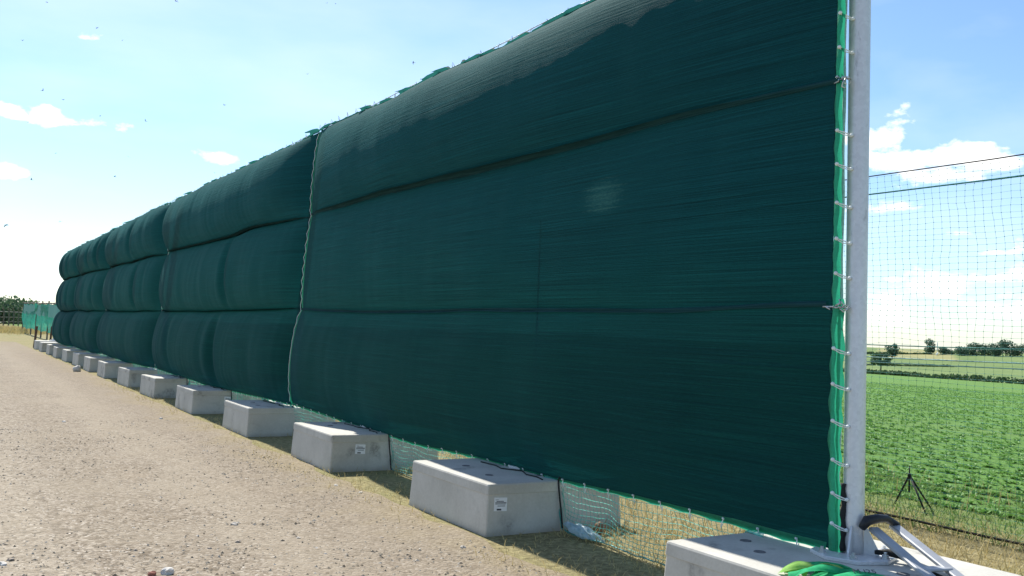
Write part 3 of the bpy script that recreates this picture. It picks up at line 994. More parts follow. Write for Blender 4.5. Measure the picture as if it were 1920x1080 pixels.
SCREEN_LABEL = [
    'nearest dark green shade cloth panel, laced to the end pole',
    'dark green billowing panel left of the nearest one, second from the end pole',
    'third billowing dark green panel from the end pole',
    'fourth billowing panel from the end pole, deeply creased',
    'farthest billowing dark green panel beside the small teal net',
]
screens = []
END_Z, END_Y = (0.4, 0.47, 1.93, 3.4, 4.8), (4.09, 4.09, 4.165, 4.245, 4.31)
for bay in range(5):
    y0, y1 = BAY_Y[bay], BAY_Y[bay + 1]
    t = thing('shade_screen', SCREEN_LABEL[bay], 'shade screen', (4.72, y0, 0), 'panels of the long green shade screen')
    screens.append(t)
    L0 = Vector((4.72, y0, 0))
    du_ = (0.045, 0.05, 0.07, 0.09, 0.09)[bay]
    gap = 0.014
    nu = int((y1 - y0) / du_)
    Yl = np.linspace(y0 + (0.07 if bay == 0 else gap), y1 - gap, nu)
    nv = 44 if bay < 2 else 32
    for band in range(3):
        th_ = np.linspace(0, math.pi, nv)
        vv = (1 - np.cos(th_)) / 2 * 0.6 + 0.4 * np.linspace(0, 1, nv)
        YY, VV = np.meshgrid(Yl, vv, indexing='ij')
        x, z_ = screen_pt(bay, band, YY, VV)
        if bay == 0:
            YY = YY + (np.interp(z_, END_Z, END_Y) - 0.012 - 4.19) * np.exp(-(YY - 4.19) / 1.2)
        # the joint edges wander where they are laced
        P = np.stack([x - L0.x, YY - L0.y, z_], -1).reshape(-1, 3)
        uv = np.stack([YY + 100, z_], -1).reshape(-1, 2)
        g = np.arange(nu * nv).reshape(nu, nv)
        Q = np.stack([g[:-1, :-1], g[:-1, 1:], g[1:, 1:], g[1:, :-1]], -1).reshape(-1, 4)
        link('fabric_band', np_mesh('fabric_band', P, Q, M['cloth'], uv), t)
    # seam tapes: folded double seam, about 9 cm tall, proud of the cloth
    for which in (1, 2):
        x0_ = base_x(seam_z(bay, Yl, which)) - seam_out(bay, Yl, which)
        zc = seam_z(bay, Yl, which)
        sc_ = 0.34 if bay == 0 else 0.16
        hh_ = sc_ * (0.052 + 0.012 * vnoise(Yl * 2.0, which, 7))
        rows = []
        up_b = bulge(bay, which, Yl, np.full_like(Yl, 0.045))
        lo_b = bulge(bay, which - 1, Yl, np.full_like(Yl, 0.965))
        for f, o_ in ((-0.9, 0.004), (-0.6, 0.016), (0.0, 0.020), (0.6, 0.022), (1.0, 0.006)):
            follow = np.where(f > 0, up_b * abs(f), lo_b * abs(f))
            rows.append(np.stack([x0_ - follow - o_ - 0.004 * vnoise(Yl * 9, f * 3.0, 33) - L0.x, Yl - L0.y, zc + f * hh_], -1))
        P = np.stack(rows, 1).reshape(-1, 3)
        uv = np.stack([np.repeat(Yl, 5), np.tile(np.linspace(0, 0.1, 5), nu)], 1)
        g = np.arange(nu * 5).reshape(nu, 5)
        Q = np.stack([g[:-1, :-1], g[:-1, 1:], g[1:, 1:], g[1:, :-1]], -1).reshape(-1, 4)
        link('seam_tape', np_mesh('seam_tape', P, Q, M['tape'], uv), t)
    # bottom hem: green strip
    Yh = np.linspace(y0 - 0.02 if bay == 0 else y0 + 0.02, y1 - 0.03, int((y1 - y0) / 0.06))
    xs_ = base_x(ZB) - seam_out(bay, Yh, 0)
    zs_ = seam_z(bay, Yh, 0)
    ph = np.abs(np.sin((Yh - y0) / 0.33 * math.pi))
    P = np.stack([np.stack([xs_ - 0.012 - L0.x, Yh - L0.y, zs_ + 0.035], -1), np.stack([xs_ - 0.016 - L0.x, Yh - L0.y, zs_ + 0.0], -1), np.stack([xs_ + 0.004 - L0.x, Yh - L0.y, zs_ - 0.028 + 0.014 * ph], -1)], 1).reshape(-1, 3)
    g = np.arange(len(Yh) * 3).reshape(-1, 3)
    link('bottom_hem', np_mesh('bottom_hem', P, np.stack([g[:-1, :-1], g[:-1, 1:], g[1:, 1:], g[1:, :-1]], -1).reshape(-1, 4), M['webbing'], P[:, 1:]), t)
    # top hem: scalloped flaps folded over between the hooks
    step = 0.34
    Yt = np.linspace(y0 + 0.05, y1 - 0.03, int((y1 - y0) / 0.04))
    cell = np.floor((Yt - y0) / step)
    rnd = vnoise(cell * 3.7, np.zeros_like(cell), 55 + bay) * 0.5 + 0.5
    ph = np.abs(np.sin((Yt - y0) / step * math.pi))
    flap = (0.01 + 0.12 * rnd ** 3) * ph ** 0.8
    xs_ = base_x(ZT) - seam_out(bay, Yt, 3)
    zs_ = seam_z(bay, Yt, 3)
    stand = (0.015 + 0.05 * rnd) * (1 - 0.8 * ph) + 0.014 * vnoise(Yt * 13, 0, 59)
    rows = [np.stack([xs_ - 0.004 - bulge(bay, 2, Yt, np.full_like(Yt, 0.985)) * 0.9 - L0.x, Yt - L0.y, zs_ - 0.010], -1),
            np.stack([xs_ + 0.004 - L0.x, Yt - L0.y, zs_ + stand * 0.6], -1),
            np.stack([xs_ - 0.02 - flap * 0.5 - L0.x, Yt - L0.y, zs_ + stand], -1),
            np.stack([xs_ - 0.04 - flap * 1.4 - L0.x, Yt - L0.y, zs_ + stand * 0.8 - flap * 0.25], -1)]
    P = np.stack(rows, 1).reshape(-1, 3)
    g = np.arange(len(Yt) * 4).reshape(-1, 4)
    link('top_hem', np_mesh('top_hem', P, np.stack([g[:-1, :-1], g[:-1, 1:], g[1:, 1:], g[1:, :-1]], -1).reshape(-1, 4), M['hem'], P[:, 1:]), t)
    # snap hooks along the top cable
    mbh = MB()
    mbh.tube([(0, 0, -0.01), (-0.012, 0.004, 0.035), (0, 0, 0.075), (0.012, -0.004, 0.035), (0, 0.003, -0.005)], 0.004, 5)
    hook_me = mbh.mesh('snap_hook', M['galv'])
    nh = int((y1 - y0) / step)
    for q in range(nh + 1):
        yq = min(y0 + 0.02 + q * step, y1 - 0.04)
        o = link('snap_hook', hook_me, t, (float(base_x(ZT)) - L0.x, yq - L0.y, float(seam_z(bay, np.array(yq), 3)) + 0.03))
        o.rotation_euler = (random.uniform(-0.3, 0.3), random.uniform(-0.3, 0.3), random.uniform(0, 3))
    # bottom toggles
    mbh = MB()
    mbh.tube([(0, 0, 0.02), (-0.008, 0.003, -0.02), (0, 0.004, -0.05), (0.007, 0.0, -0.015)], 0.004, 5)
    mbh.blob((-0.012, 0, 0.018), 0.009)
    tog_me = mbh.mesh('hem_toggle', M['cord'])
    for q in range(int((y1 - y0) / 0.33)):
        yq = y0 + 0.2 + q * 0.33
        o = link('hem_toggle', tog_me, t, (float(base_x(ZB) - seam_out(bay, np.array(yq), 0)) - 0.018 - L0.x, yq - L0.y, float(seam_z(bay, np.array(yq), 0))))
        o.rotation_euler = (random.uniform(-0.3, 0.3), random.uniform(-0.2, 0.2), 0)
    # joint webbing and lacing at the far edge of the bay
    if bay < 4:
        zz = np.linspace(ZB, ZT, 150)

        def edge_at(b_, Yv, zq):
            out = np.empty_like(zq)
            for band, (za, zb) in enumerate(((ZB, Z1), (Z1, Z2), (Z2, ZT))):
                mk_ = (zq >= za) & (zq <= zb)
                vq = (zq[mk_] - za) / (zb - za)
                out[mk_] = base_x(zq[mk_]) - bulge(b_, band, np.full(mk_.sum(), Yv), vq)
            return out
        xe = edge_at(bay, y1 - gap, zz)
        wob = 0.004 * vnoise(zz * 5, 0, 71 + bay)
        P = np.stack([np.stack([xe - 0.004 - L0.x, y1 - gap - 0.018 + wob - L0.y, zz], -1), np.stack([xe - 0.014 - L0.x, y1 - gap + 0.012 + wob - L0.y, zz], -1), np.stack([xe + 0.02 - L0.x, y1 - gap + 0.022 + wob - L0.y, zz], -1)], 1).reshape(-1, 3)
        g = np.arange(len(zz) * 3).reshape(-1, 3)
        link('edge_webbing', np_mesh('edge_webbing', P, np.stack([g[:-1, :-1], g[:-1, 1:], g[1:, 1:], g[1:, :-1]], -1).reshape(-1, 4), M['webbing'], P[:, 1:]), t)
        xe2 = edge_at(bay + 1, y1 + gap, zz)
        mbl = MB()
        pts = []
        nz_ = 46
        for q in range(nz_):
            zq = ZB + 0.05 + (ZT - ZB - 0.08) * q / (nz_ - 1)
            xa = float(np.interp(zq, zz, xe))
            xb = float(np.interp(zq, zz, xe2))
            side = q % 2
            pts.append(((xa if side else min(xb, xa + 0.12)) - 0.022 - L0.x, (y1 - gap - 0.006 if side else y1 + gap + 0.005) - L0.y, zq))
        mbl.tube(pts, 0.0045, 4)
        mbl.build('lacing_cord', M['cord'], t)
    if bay > 0:
        zz2 = np.linspace(ZB, ZT, 120)
        out = np.empty_like(zz2)
        for band, (za, zb) in enumerate(((ZB, Z1), (Z1, Z2), (Z2, ZT))):
            mk_ = (zz2 >= za) & (zz2 <= zb)
            out[mk_] = base_x(zz2[mk_]) - bulge(bay, band, np.full(mk_.sum(), y0 + gap), (zz2[mk_] - za) / (zb - za))
        P = np.stack([np.stack([out - 0.006 - L0.x, np.full_like(zz2, 0.05), zz2], -1), np.stack([out + 0.012 - L0.x, np.full_like(zz2, 0.012), zz2], -1)], 1).reshape(-1, 3)
        g = np.arange(len(zz2) * 2).reshape(-1, 2)
        link('edge_webbing', np_mesh('edge_webbing', P, np.stack([g[:-1, :-1], g[:-1, 1:], g[1:, 1:], g[1:, :-1]], -1).reshape(-1, 4), M['webbing'], P[:, 1:]), t)

# end edge of the nearest bay: bright webbing scalloped between ties, plus the ties to the pole
POLE0 = Vector((4.81, 3.975, BH))


def pole_axis(z_):
    f_ = (z_ - BH) / (3.97 - BH)
    return 4.81 + 0.25 * f_, 3.975 + 0.245 * f_


t = screens[0]
zz = np.linspace(ZB - 0.02, ZT + 0.03, 220)
tie_z = [0.62, 0.80, 1.00, 1.235, 1.46, 1.68, 2.15, 2.37, 2.60, 2.85, 3.07, 3.62, 3.85, 4.08, 4.31, 4.55]
knots = [ZB + 0.05] + tie_z + [Z1, Z2, ZT]
kn = np.sort(np.array(knots))
ph = np.zeros_like(zz)
for a, b in zip(kn[:-1], kn[1:]):
    mk_ = (zz >= a) & (zz <= b)
    ph[mk_] = np.sin(math.pi * (zz[mk_] - a) / (b - a)) ** 2 * min(1, (b - a) / 0.2)
edge_y = np.interp(zz, END_Z, END_Y) + 0.006 * ph * np.where(zz < 1.3, 2.0, 1.0) + 0.010 * vnoise(zz * 1.3, 0, 4)
cols = []
for f, dx in ((0.0, -0.004), (-0.35, -0.014), (-0.75, -0.012), (-1.0, 0.004)):
    wd = 0.058 + 0.0 * zz
    cols.append(np.stack([base_x(zz) + dx - 0.008 * ph * (1 + f) - 4.72, edge_y + f * wd - 4.12, zz], -1))
P = np.stack(cols, 1).reshape(-1, 3)
g = np.arange(len(zz) * 4).reshape(-1, 4)
link('edge_webbing', np_mesh('edge_webbing', P, np.stack([g[:-1, :-1], g[:-1, 1:], g[1:, 1:], g[1:, :-1]], -1).reshape(-1, 4), M['webbing'], P[:, 1:]), t)
# folded inner lip of paler webbing lower down
zl = zz[(zz < 2.0)]
pl = ph[(zz < 2.0)]
P = np.stack([np.stack([base_x(zl) - 0.006 - 4.72, np.interp(zl, zz, edge_y) - 0.055 - 4.12, zl], -1), np.stack([base_x(zl) + 0.02 - 0.012 * pl - 4.72, np.interp(zl, zz, edge_y) - 0.082 - 0.010 * np.sin(zl * 5) - 4.12, zl], -1)], 1).reshape(-1, 3)
g = np.arange(len(zl) * 2).reshape(-1, 2)
link('edge_lip', np_mesh('edge_lip', P, np.stack([g[:-1, :-1], g[:-1, 1:], g[1:, 1:], g[1:, :-1]], -1).reshape(-1, 4), M['webbing'], P[:, 1:]), t)
for zt in tie_z:
    ye = float(np.interp(zt, zz, edge_y))
    xe = float(base_x(zt))
    px_, py_ = pole_axis(zt)
    mbt = MB()
    mbt.blob((xe - 0.02 - 4.72, ye - 0.035 - 4.12, zt), 0.013, 2)
    end = (px_ - 0.078 - 4.72, py_ - 0.012 - 4.12, zt - 0.03)
    mbt.tube([(xe - 0.02 - 4.72, ye - 0.035 - 4.12, zt), ((xe + end[0] + 4.72) / 2 - 0.022 - 4.72, (ye + end[1] + 4.12) / 2 - 4.12 - 0.02, zt - 0.012), end], 0.0042, 5)
    mbt.tube([(xe - 0.02 - 4.72, ye - 0.035 - 4.12, zt - 0.006), ((xe + end[0] + 4.72) / 2 - 0.02 - 4.72, (ye + end[1] + 4.12) / 2 - 4.12 - 0.02, zt - 0.028), (end[0], end[1], end[2] - 0.008)], 0.0035, 5)
    mbt.blob(end, 0.012, 2)
    mbt.build('toggle_tie', M['cord'], t, smooth=True)
for zk in (Z1, Z2):
    mbt = MB()
    ye = float(np.interp(zk, END_Z, END_Y))
    px_, py_ = pole_axis(zk)
    c0 = np.array([float(base_x(zk)) + 0.0 - 4.72, (ye + py_ + 0.06) / 2 - 0.03 - 4.12, zk])
    for q in range(9):
        a = rng.standard_normal((5, 3)) * 0.022
        a[:, 1] *= 1.3
        mbt.tube(c0 + np.cumsum(a, 0) * 0.8 - a.mean(0), 0.0045, 5)
    mbt.tube([(float(base_x(zk)) - 0.03 - 4.72, ye + 0.05 - 4.12, zk), tuple(c0), (px_ - 0.05 - 4.72, py_ + 0.06 - 4.12, zk)], 0.006, 5)
    mbt.build('rope_knot', M['bolt'], t, smooth=True)

# ------------------------------------------------------------------ poles
POLE_R = 0.066


def pole_meshes():
    zs = np.linspace(0.02, 4.42, 24)
    pts = np.stack([0.25 * zs / 3.54, 0.0 * zs, zs], 1)
    mb = MB()
    mb.tube(pts, np.linspace(POLE_R - 0.004, POLE_R + 0.004, 24), 28)
    shaft = mb.mesh('shaft', M['galv'], True)
    mb = MB()
    mb.lathe([(0.02, 0.0), (0.245, 0.0), (0.25, 0.004), (0.25, 0.020), (0.246, 0.024), (POLE_R - 0.006, 0.024)], 8)
    plate = mb.mesh('base_plate', M['galv'])
    mb = MB()
    a = [(0.060, -0.006, 0.024), (0.150, -0.006, 0.024), (0.150, -0.006, 0.045), (0.072, -0.006, 0.19), (0.060, -0.006, 0.19)]
    b = [(x, 0.006, z_) for x, _, z_ in a]
    mb.add(a + b, [(i, (i + 1) % 5, 5 + (i + 1) % 5, 5 + i) for i in range(5)] + [(0, 4, 3, 0)][:0], [(0, 2, 1), (0, 3, 2), (0, 4, 3), (5, 6, 7), (5, 7, 8), (5, 8, 9)])
    gus = mb.mesh('gusset', M['galv'])
    mb = MB()
    mb.lathe([(0.001, 0.062), (0.010, 0.062), (0.010, 0.048), (0.020, 0.048), (0.020, 0.030), (0.026, 0.030), (0.026, 0.024)], 6)
    bolt = mb.mesh('bolt', M['bolt'])
    mb = MB()
    mb.lathe([(0.001, 0.03), (0.05, 0.022), (0.078, 0.0), (0.078, -0.03), (0.07, -0.03)], 20)
    cap = mb.mesh('cap', M['galv'], True)
    return shaft, plate, gus, bolt, cap


SH, PL, GU, BO, CA = pole_meshes()
mb = MB()
mb.lathe([(POLE_R - 0.010, 0.02), (POLE_R - 0.010, 0.22), (POLE_R - 0.003, 0.225), (POLE_R, 0.22), (POLE_R, 0.024)], 24)
STUB = mb.mesh('socket', M['galv'], True)
for i, by in enumerate(BLOCK_Y):
    if i == 0:
        lab = 'tall galvanised steel end pole at the right edge of the screen'
        loc = POLE0
    else:
        lab = 'galvanised pole behind the shade cloth on the %s block from the end pole' % ('second third fourth fifth sixth seventh eighth ninth tenth eleventh twelfth thirteenth fourteenth fifteenth'.split()[i - 1])
        loc = Vector((4.90, by + 0.02, BH))
    if i % 3:                                    # only a socket foot on the blocks between the screen joints
        nth = 'second third fourth fifth sixth seventh eighth ninth tenth eleventh twelfth thirteenth fourteenth fifteenth'.split()[i - 1]
        t = thing('pole_socket', 'bolted steel base plate with a short socket on the %s block from the end pole' % nth, 'base plate', loc, 'steel base plates bolted to the blocks')
        link('socket', STUB, t)
    else:
        t = thing('steel_pole', lab, 'pole', loc, 'poles carrying the shade screen')
        s = link('shaft', SH, t)
        if i == 0:
            s.rotation_euler = (-math.atan2(0.245, 3.54), 0, 0)
        link('cap', CA, t, (0.25 * 4.42 / 3.54, (0.306 if i == 0 else 0), 4.42))
    link('base_plate', PL, t)
    for q in range(4):
        gg = link('gusset', GU, t)
        gg.rotation_euler = (0, 0, math.radians(-62 + 90 * q))
    for q in range(6):
        a = math.radians(-20 + 60 * q)
        link('bolt', BO, t, (0.205 * math.cos(a), 0.205 * math.sin(a), 0))

# top support cable and edge rope
mb = MB()
yy = np.linspace(4.2, 50.4, 240)
mb.tube(np.stack([base_x(ZT) + 0.02 + 0 * yy, yy, ZT + 0.062 - 0.02 * np.abs(np.sin((yy - 4.0) / 3.66 * math.pi))], 1), 0.006, 5)
tag(mb.build('support_cable', M['galv'], smooth=True), 'thin wire cable running along the top edge of the screen', 'cable')
mb = MB()
zq = np.linspace(BH + 0.05, 4.80, 40)
ax = [pole_axis(v) for v in zq]
mb.tube([(a - 0.055, b + 0.072 + 0.004 * math.sin(v * 9), v) for (a, b), v in zip(ax, zq)], 0.012, 8)
tag(mb.build('edge_rope', M['pale_rope'], smooth=True), 'pale teal rope running up the side of the end pole', 'rope')
# black strap at the pole foot and rope across the base plate
mb = MB()
zq = np.linspace(0.46, 0.86, 16)
mb.tube([(pole_axis(v)[0] - 0.070, pole_axis(v)[1] + 0.020 + 0.005 * math.sin(v * 40), v) for v in zq], [0.017 + 0.004 * math.sin(j * 1.7) for j in range(16)], 8)
tag(mb.build('black_sleeve', M['rope_black'], smooth=True), 'black sleeve strapped to the foot of the end pole', 'strap')
mb = MB()
mb.tube([(4.86, 3.86, 0.475), (4.90, 3.80, 0.482), (4.93, 3.74, 0.478), (4.92, 3.66, 0.462), (4.90, 3.58, 0.452), (4.84, 3.48, 0.447), (4.80, 3.36, 0.446), (4.74, 3.28, 0.445)], [0.012, 0.022, 0.024, 0.020, 0.015, 0.013, 0.012, 0.010], 8)
tag(mb.build('black_rope', M['rope_black'], smooth=True), 'black rope lying over the base plate right of the end pole', 'rope')


# ------------------------------------------------------------------ netting under the screen
def net_cords(mb, P, r, dropout=0.0, n=3):
    """P grid (nu, nv, 3): cords along both directions"""
    nu, nv = P.shape[:2]
    for j in range(nv):
        mb.tube(P[:, j], r, n, False)
    for i in range(nu):
        mb.tube(P[i, :], r * 0.8, n, False)


ordn = 'first second third fourth fifth sixth seventh eighth ninth tenth eleventh twelfth'.split()
for i in range(12):
    ya, yb = BLOCK_Y[i] + 0.60, BLOCK_Y[i + 1] - 0.55
    cell = 0.05 if i < 4 else 0.09
    nu = int((yb - ya) / cell) + 1
    nv = 11 if i < 4 else 7
    u = np.linspace(0, 1, nu)[:, None]
    w = np.linspace(0, 1, nv)[None, :]
    Yn = ya + (yb - ya) * u + 0.015 * vnoise(u * 9, w * 4, 200 + i)
    edge = np.minimum(u, 1 - u) * (yb - ya)
    zlow = np.where(edge < 0.14, BH + 0.004 - 0.0 * edge, 0.03)
    zlow = np.clip(BH + 0.01 - (edge - 0.16).clip(0) * 6, 0.025, BH)
    ztop = 0.455 - 0.02 * np.sin(math.pi * u)
    zz_ = ztop + (zlow - ztop) * w ** 0.9
    zz_ = zz_ - 0.035 * np.sin(math.pi * w) * np.abs(np.sin(u * math.pi * 3.0)) * (edge > 0.25) + 0.006 * vnoise(u * 30, w * 6, 230 + i)
    zz_ = np.maximum(zz_, 0.022)
    xx = 4.715 - 0.02 * w + 0.07 * np.sin(math.pi * w) * vnoise(u * 4 + 3, w * 0 + i, 250 + i) + 0.03 * vnoise(u * 12, w * 3, 260 + i)
    P = np.stack([xx + 0 * Yn, Yn + 0 * w, zz_], -1)
    t = thing('net_skirt', 'green net hanging under the screen, in the %s gap between blocks from the end pole' % ordn[i], 'net', (4.72, ya, 0), 'green nets hanging between the concrete blocks')
    mb = MB()
    net_cords(mb, P - np.array([4.72, ya, 0]), 0.0026 if i < 4 else 0.006)
    mb.build('mesh_cords', M['net'], t)
    mb = MB()
    mb.tube(P[:, -1] - np.array([4.72, ya, 0]), 0.006, 5)
    mb.build('ground_rope', M['net_dark'], t)
    if i < 5:
        mb = MB()
        ys = yb + 0.02 - ya - 0.26
        mb.tube([(-0.03, ys + 0.01, 0.47), (-0.035, ys + 0.03, 0.44), (-0.03, ys + 0.01, 0.30), (-0.02, ys - 0.01, 0.16), (-0.015, ys - 0.03, 0.03), (-0.03, ys - 0.08, 0.025)], 0.008, 6)
        mb.build('side_rope', M['rope_black'], t)

# cords lying slack on the block tops below the screen
for i in range(1, 6):
    mb = MB()
    by = BLOCK_Y[i]
    mb.tube([(4.56, by - 0.70, 0.437), (4.60, by - 0.55, 0.437), (4.58, by - 0.40, 0.437), (4.66, by - 0.20, 0.437), (4.52 + 0.03 * i % 0.1, by + 0.0, 0.437), (4.60, by + 0.2, 0.437), (4.58, by + 0.45, 0.437)], 0.006, 5)
    tag(mb.build('slack_cord', M['rope_black'], smooth=True), 'dark slack cord lying on top of the %s block from the end pole' % ordn[i], 'cord', 'slack cords lying on the blocks')

# crumpled plastic and a brown bag caught in the net
nu, nv = 30, 16
u = np.linspace(0, 1, nu)[:, None]
w = np.linspace(0, 1, nv)[None, :]
ang = w * 2 * math.pi
rad = 0.055 * np.sin(math.pi * np.clip(u, 0.02, 0.98)) ** 0.6 * (1 + 0.45 * vnoise(u * 9, np.cos(ang) * 2, 301) + 0.30 * vnoise(u * 17, np.sin(ang) * 4, 302))
cx_ = 4.66 + 0.08 * u + 0.0 * w
cy_ = 6.86 - 0.46 * u
V = np.stack([cx_ + rad * np.cos(ang), cy_ + rad * 0.5 * np.sin(ang) + 0 * w, np.maximum(0.02, 0.03 + 0.06 * (1 - u) + rad * 0.9 * np.sin(ang))], -1).reshape(-1, 3)
mb = MB()
mb.grid(V - np.array([4.72, 6.6, 0]), nu, nv)
o = mb.build('plastic_sheet', M['plastic'], None, (4.72, 6.6, 0))
tag(o, 'crumpled bluish plastic sheet on the ground beside the second block', 'plastic sheet')
mb = MB()
mb.blob((0, 0, 0.055), 0.06, 2, 0.5, (0.8, 0.7, 1.1))
o = mb.build('paper_scrap', M['brown_bag'], None, (4.86, 6.62, 0.03))
tag(o, 'brown crumpled scrap caught in the net by the second block', 'scrap')

# ------------------------------------------------------------------ back net fence
NX = 8.1
NTOP, NBOT = 3.43, 0.04
t = thing('net_fence', 'tall see-through green net fence behind the end pole', 'net fence', (NX, 2.0, 0))
ya, yb = 2.0, 12.85
cy, cz = 0.088, 0.056
nu, nv = int((yb - ya) / cy) + 1, int((NTOP - NBOT) / cz) + 1
u = np.linspace(0, 1, nu)[:, None]
w = np.linspace(0, 1, nv)[None, :]
Yn = ya + (yb - ya) * u + 0.02 * vnoise(u * 20, w * 9, 400) + 0.012 * vnoise(u * 70, w * 40, 401)
Zn = NBOT + (NTOP - NBOT) * w + 0.012 * vnoise(u * 25, w * 14, 402) + 0.006 * vnoise(u * 70, w * 60, 403) - 0.03 * np.sin(u * math.pi * 2.2) ** 2
Xn = NX + 0.10 * np.sin(math.pi * w) * np.sin(u * 5.0) + 0.02 * vnoise(u * 20, w * 8, 404)
P = np.stack([Xn + 0 * Yn, Yn + 0 * Zn, Zn + 0 * Yn], -1) - np.array([NX, 2.0, 0])
mb = MB()
net_cords(mb, P, 0.0014)
net_obj = mb.build('mesh_cords', M['net_dark'], t)
net_obj['kind'] = 'stuff'
# knots
base = np.array([(1, 0, 0), (0, 1, 0), (-1, 0, 0), (0, -1, 0), (0, 0, 1), (0, 0, -1)], float) * np.array([0.006, 0.007, 0.005])
pk = P.reshape(-1, 3)
V = (pk[:, None, :] + base[None]).reshape(-1, 3)
T = np.array([(0, 1, 4), (1, 2, 4), (2, 3, 4), (3, 0, 4), (1, 0, 5), (2, 1, 5), (3, 2, 5), (0, 3, 5)])
T = (T[None] + np.arange(len(pk))[:, None, None] * 6).reshape(-1, 3)
link('knots', np_mesh('knots', V, T, M['net_dark'], smooth=False), t, kind='stuff')


def rope_along(name, zf, r, mat, off=-0.012, lab=None):
    j = int(np.argmin(np.abs(np.linspace(NBOT, NTOP, nv) - zf)))
    mb = MB()
    mb.tube(P[:, j] * np.array([1, 1, 0]) + np.array([off, 0, 0]) + np.array([0, 0, 1]) * (zf + 0.01 * vnoise(np.linspace(0, 5, nu), zf, 77))[:, None], r, 6)
    o = mb.build(name, mat, t, smooth=True)
    if lab:
        o['label'] = lab


rope_along('top_rope', 3.44, 0.006, M['rope_black'])
rope_along('teal_rope', 3.255, 0.008, M['teal_rope'], lab='teal rope just below the top edge of the net')
rope_along('middle_rope', 1.725, 0.005, M['net_dark'])
rope_along('middle_rope', 1.60, 0.006, M['pale_rope'])
rope_along('middle_rope', 1.55, 0.005, M['pale_rope'])
rope_along('bottom_rope', 0.055, 0.012, M['rope_black'])
for yp in (1.95, 12.9):
    mb = MB()
    mb.tube([(0, 0, 0), (0, 0, 1.8), (0.0, 0, 3.5)], 0.014, 12)
    mb.build('post', M['net_dark'], t, (0, yp - 2.0, 0), True)

# ------------------------------------------------------------------ tripod stand in the field edge
tz = 0.0
t = thing('tripod_stand', 'small black three legged stand at the edge of the crop field', 'tripod', (8.86, 6.62, 0))
for nm, e in (('leg', (0.16, 0.30, 0.0)), ('leg', (-0.12, -0.30, 0.0)), ('leg', (0.30, -0.05, 0.0))):
    mb = MB()
    mb.tube([(0, 0, 0.36), e], [0.011, 0.009], 8)
    mb.build(nm, M['rope_black'], t, smooth=True)
mb = MB()
mb.tube([(0, 0, 0.18), (0, 0, 0.46)], [0.011, 0.006], 8)
mb.build('spike', M['rope_black'], t, smooth=True)
mb = MB()
mb.lathe([(0.001, 0.38), (0.018, 0.378), (0.02, 0.35), (0.012, 0.34), (0.001, 0.34)], 10)
mb.build('hub', M['rope_black'], t, smooth=True)

# ------------------------------------------------------------------ folded aluminium ladder leaning on the pole foot
t = thing('folding_ladder', 'folded aluminium ladder with a black hinge cap leaning on the end pole', 'ladder', (4.7, 3.4, BH))
O = np.array([4.7, 3.4, BH])


def bar(p0, p1, w_, h_, mat, name, wall=True):
    p0, p1 = np.array(p0, float), np.array(p1, float)
    d = p1 - p0
    L = np.linalg.norm(d)
    d /= L
    s_ = np.cross(d, (0, 0, 1))
    s_ /= np.linalg.norm(s_)
    n_ = np.cross(s_, d)
    mb = MB()
    c_ = 0.006
    prof = [(-w_ + c_, -h_), (w_ - c_, -h_), (w_, -h_ + c_), (w_, h_ - c_), (w_ - c_, h_), (-w_ + c_, h_), (-w_, h_ - c_), (-w_, -h_ + c_)]
    V = [p0 + s_ * a + n_ * b - O for a, b in prof] + [p1 + s_ * a + n_ * b - O for a, b in prof]
    Q = [(i, (i + 1) % 8, 8 + (i + 1) % 8, 8 + i) for i in range(8)]
    mb.add(V + [p0 - O, p1 - O], Q, [(16, (i + 1) % 8, i) for i in range(8)] + [(17, 8 + i, 8 + (i + 1) % 8) for i in range(8)])
    return mb.build(name, mat, t)


RA0, RA1 = ((4.862, 3.873, 0.609), (4.677, 3.295, 0.433))
RB0, RB1 = ((5.052, 3.877, 0.614), (4.859, 3.189, 0.401))
bar(RA0, RA1, 0.034, 0.013, M['alu'], 'rail')
bar(RB0, RB1, 0.034, 0.013, M['alu'], 'rail')
RA0, RA1, RB0, RB1 = (np.array(q_) for q_ in (RA0, RA1, RB0, RB1))
bar(RA0 + (RA1 - RA0) * 0.74, RB0 + (RB1 - RB0) * 0.66, 0.040, 0.008, M['alu'], 'rung')
bar(RA0 + (RA1 - RA0) * 0.97, RB0 + (RB1 - RB0) * 0.95, 0.030, 0.008, M['alu'], 'rung')
mb = MB()
mb.tube([np.array(q) - O for q in [(4.777, 3.889, 0.618), (4.818, 3.885, 0.66), (4.887, 3.867, 0.671), (4.968, 3.866, 0.666), (5.072, 3.877, 0.619), (5.067, 3.858, 0.604)]], [0.022, 0.032, 0.028, 0.022, 0.024, 0.018], 10)
mb.build('hinge_cap', M['black'], t, smooth=True)

# ------------------------------------------------------------------ bundle of green straps on the near block
t = thing('strap_bundle', 'bundle of bright green folded straps on the block by the end pole', 'straps', (4.30, 3.61, BH))


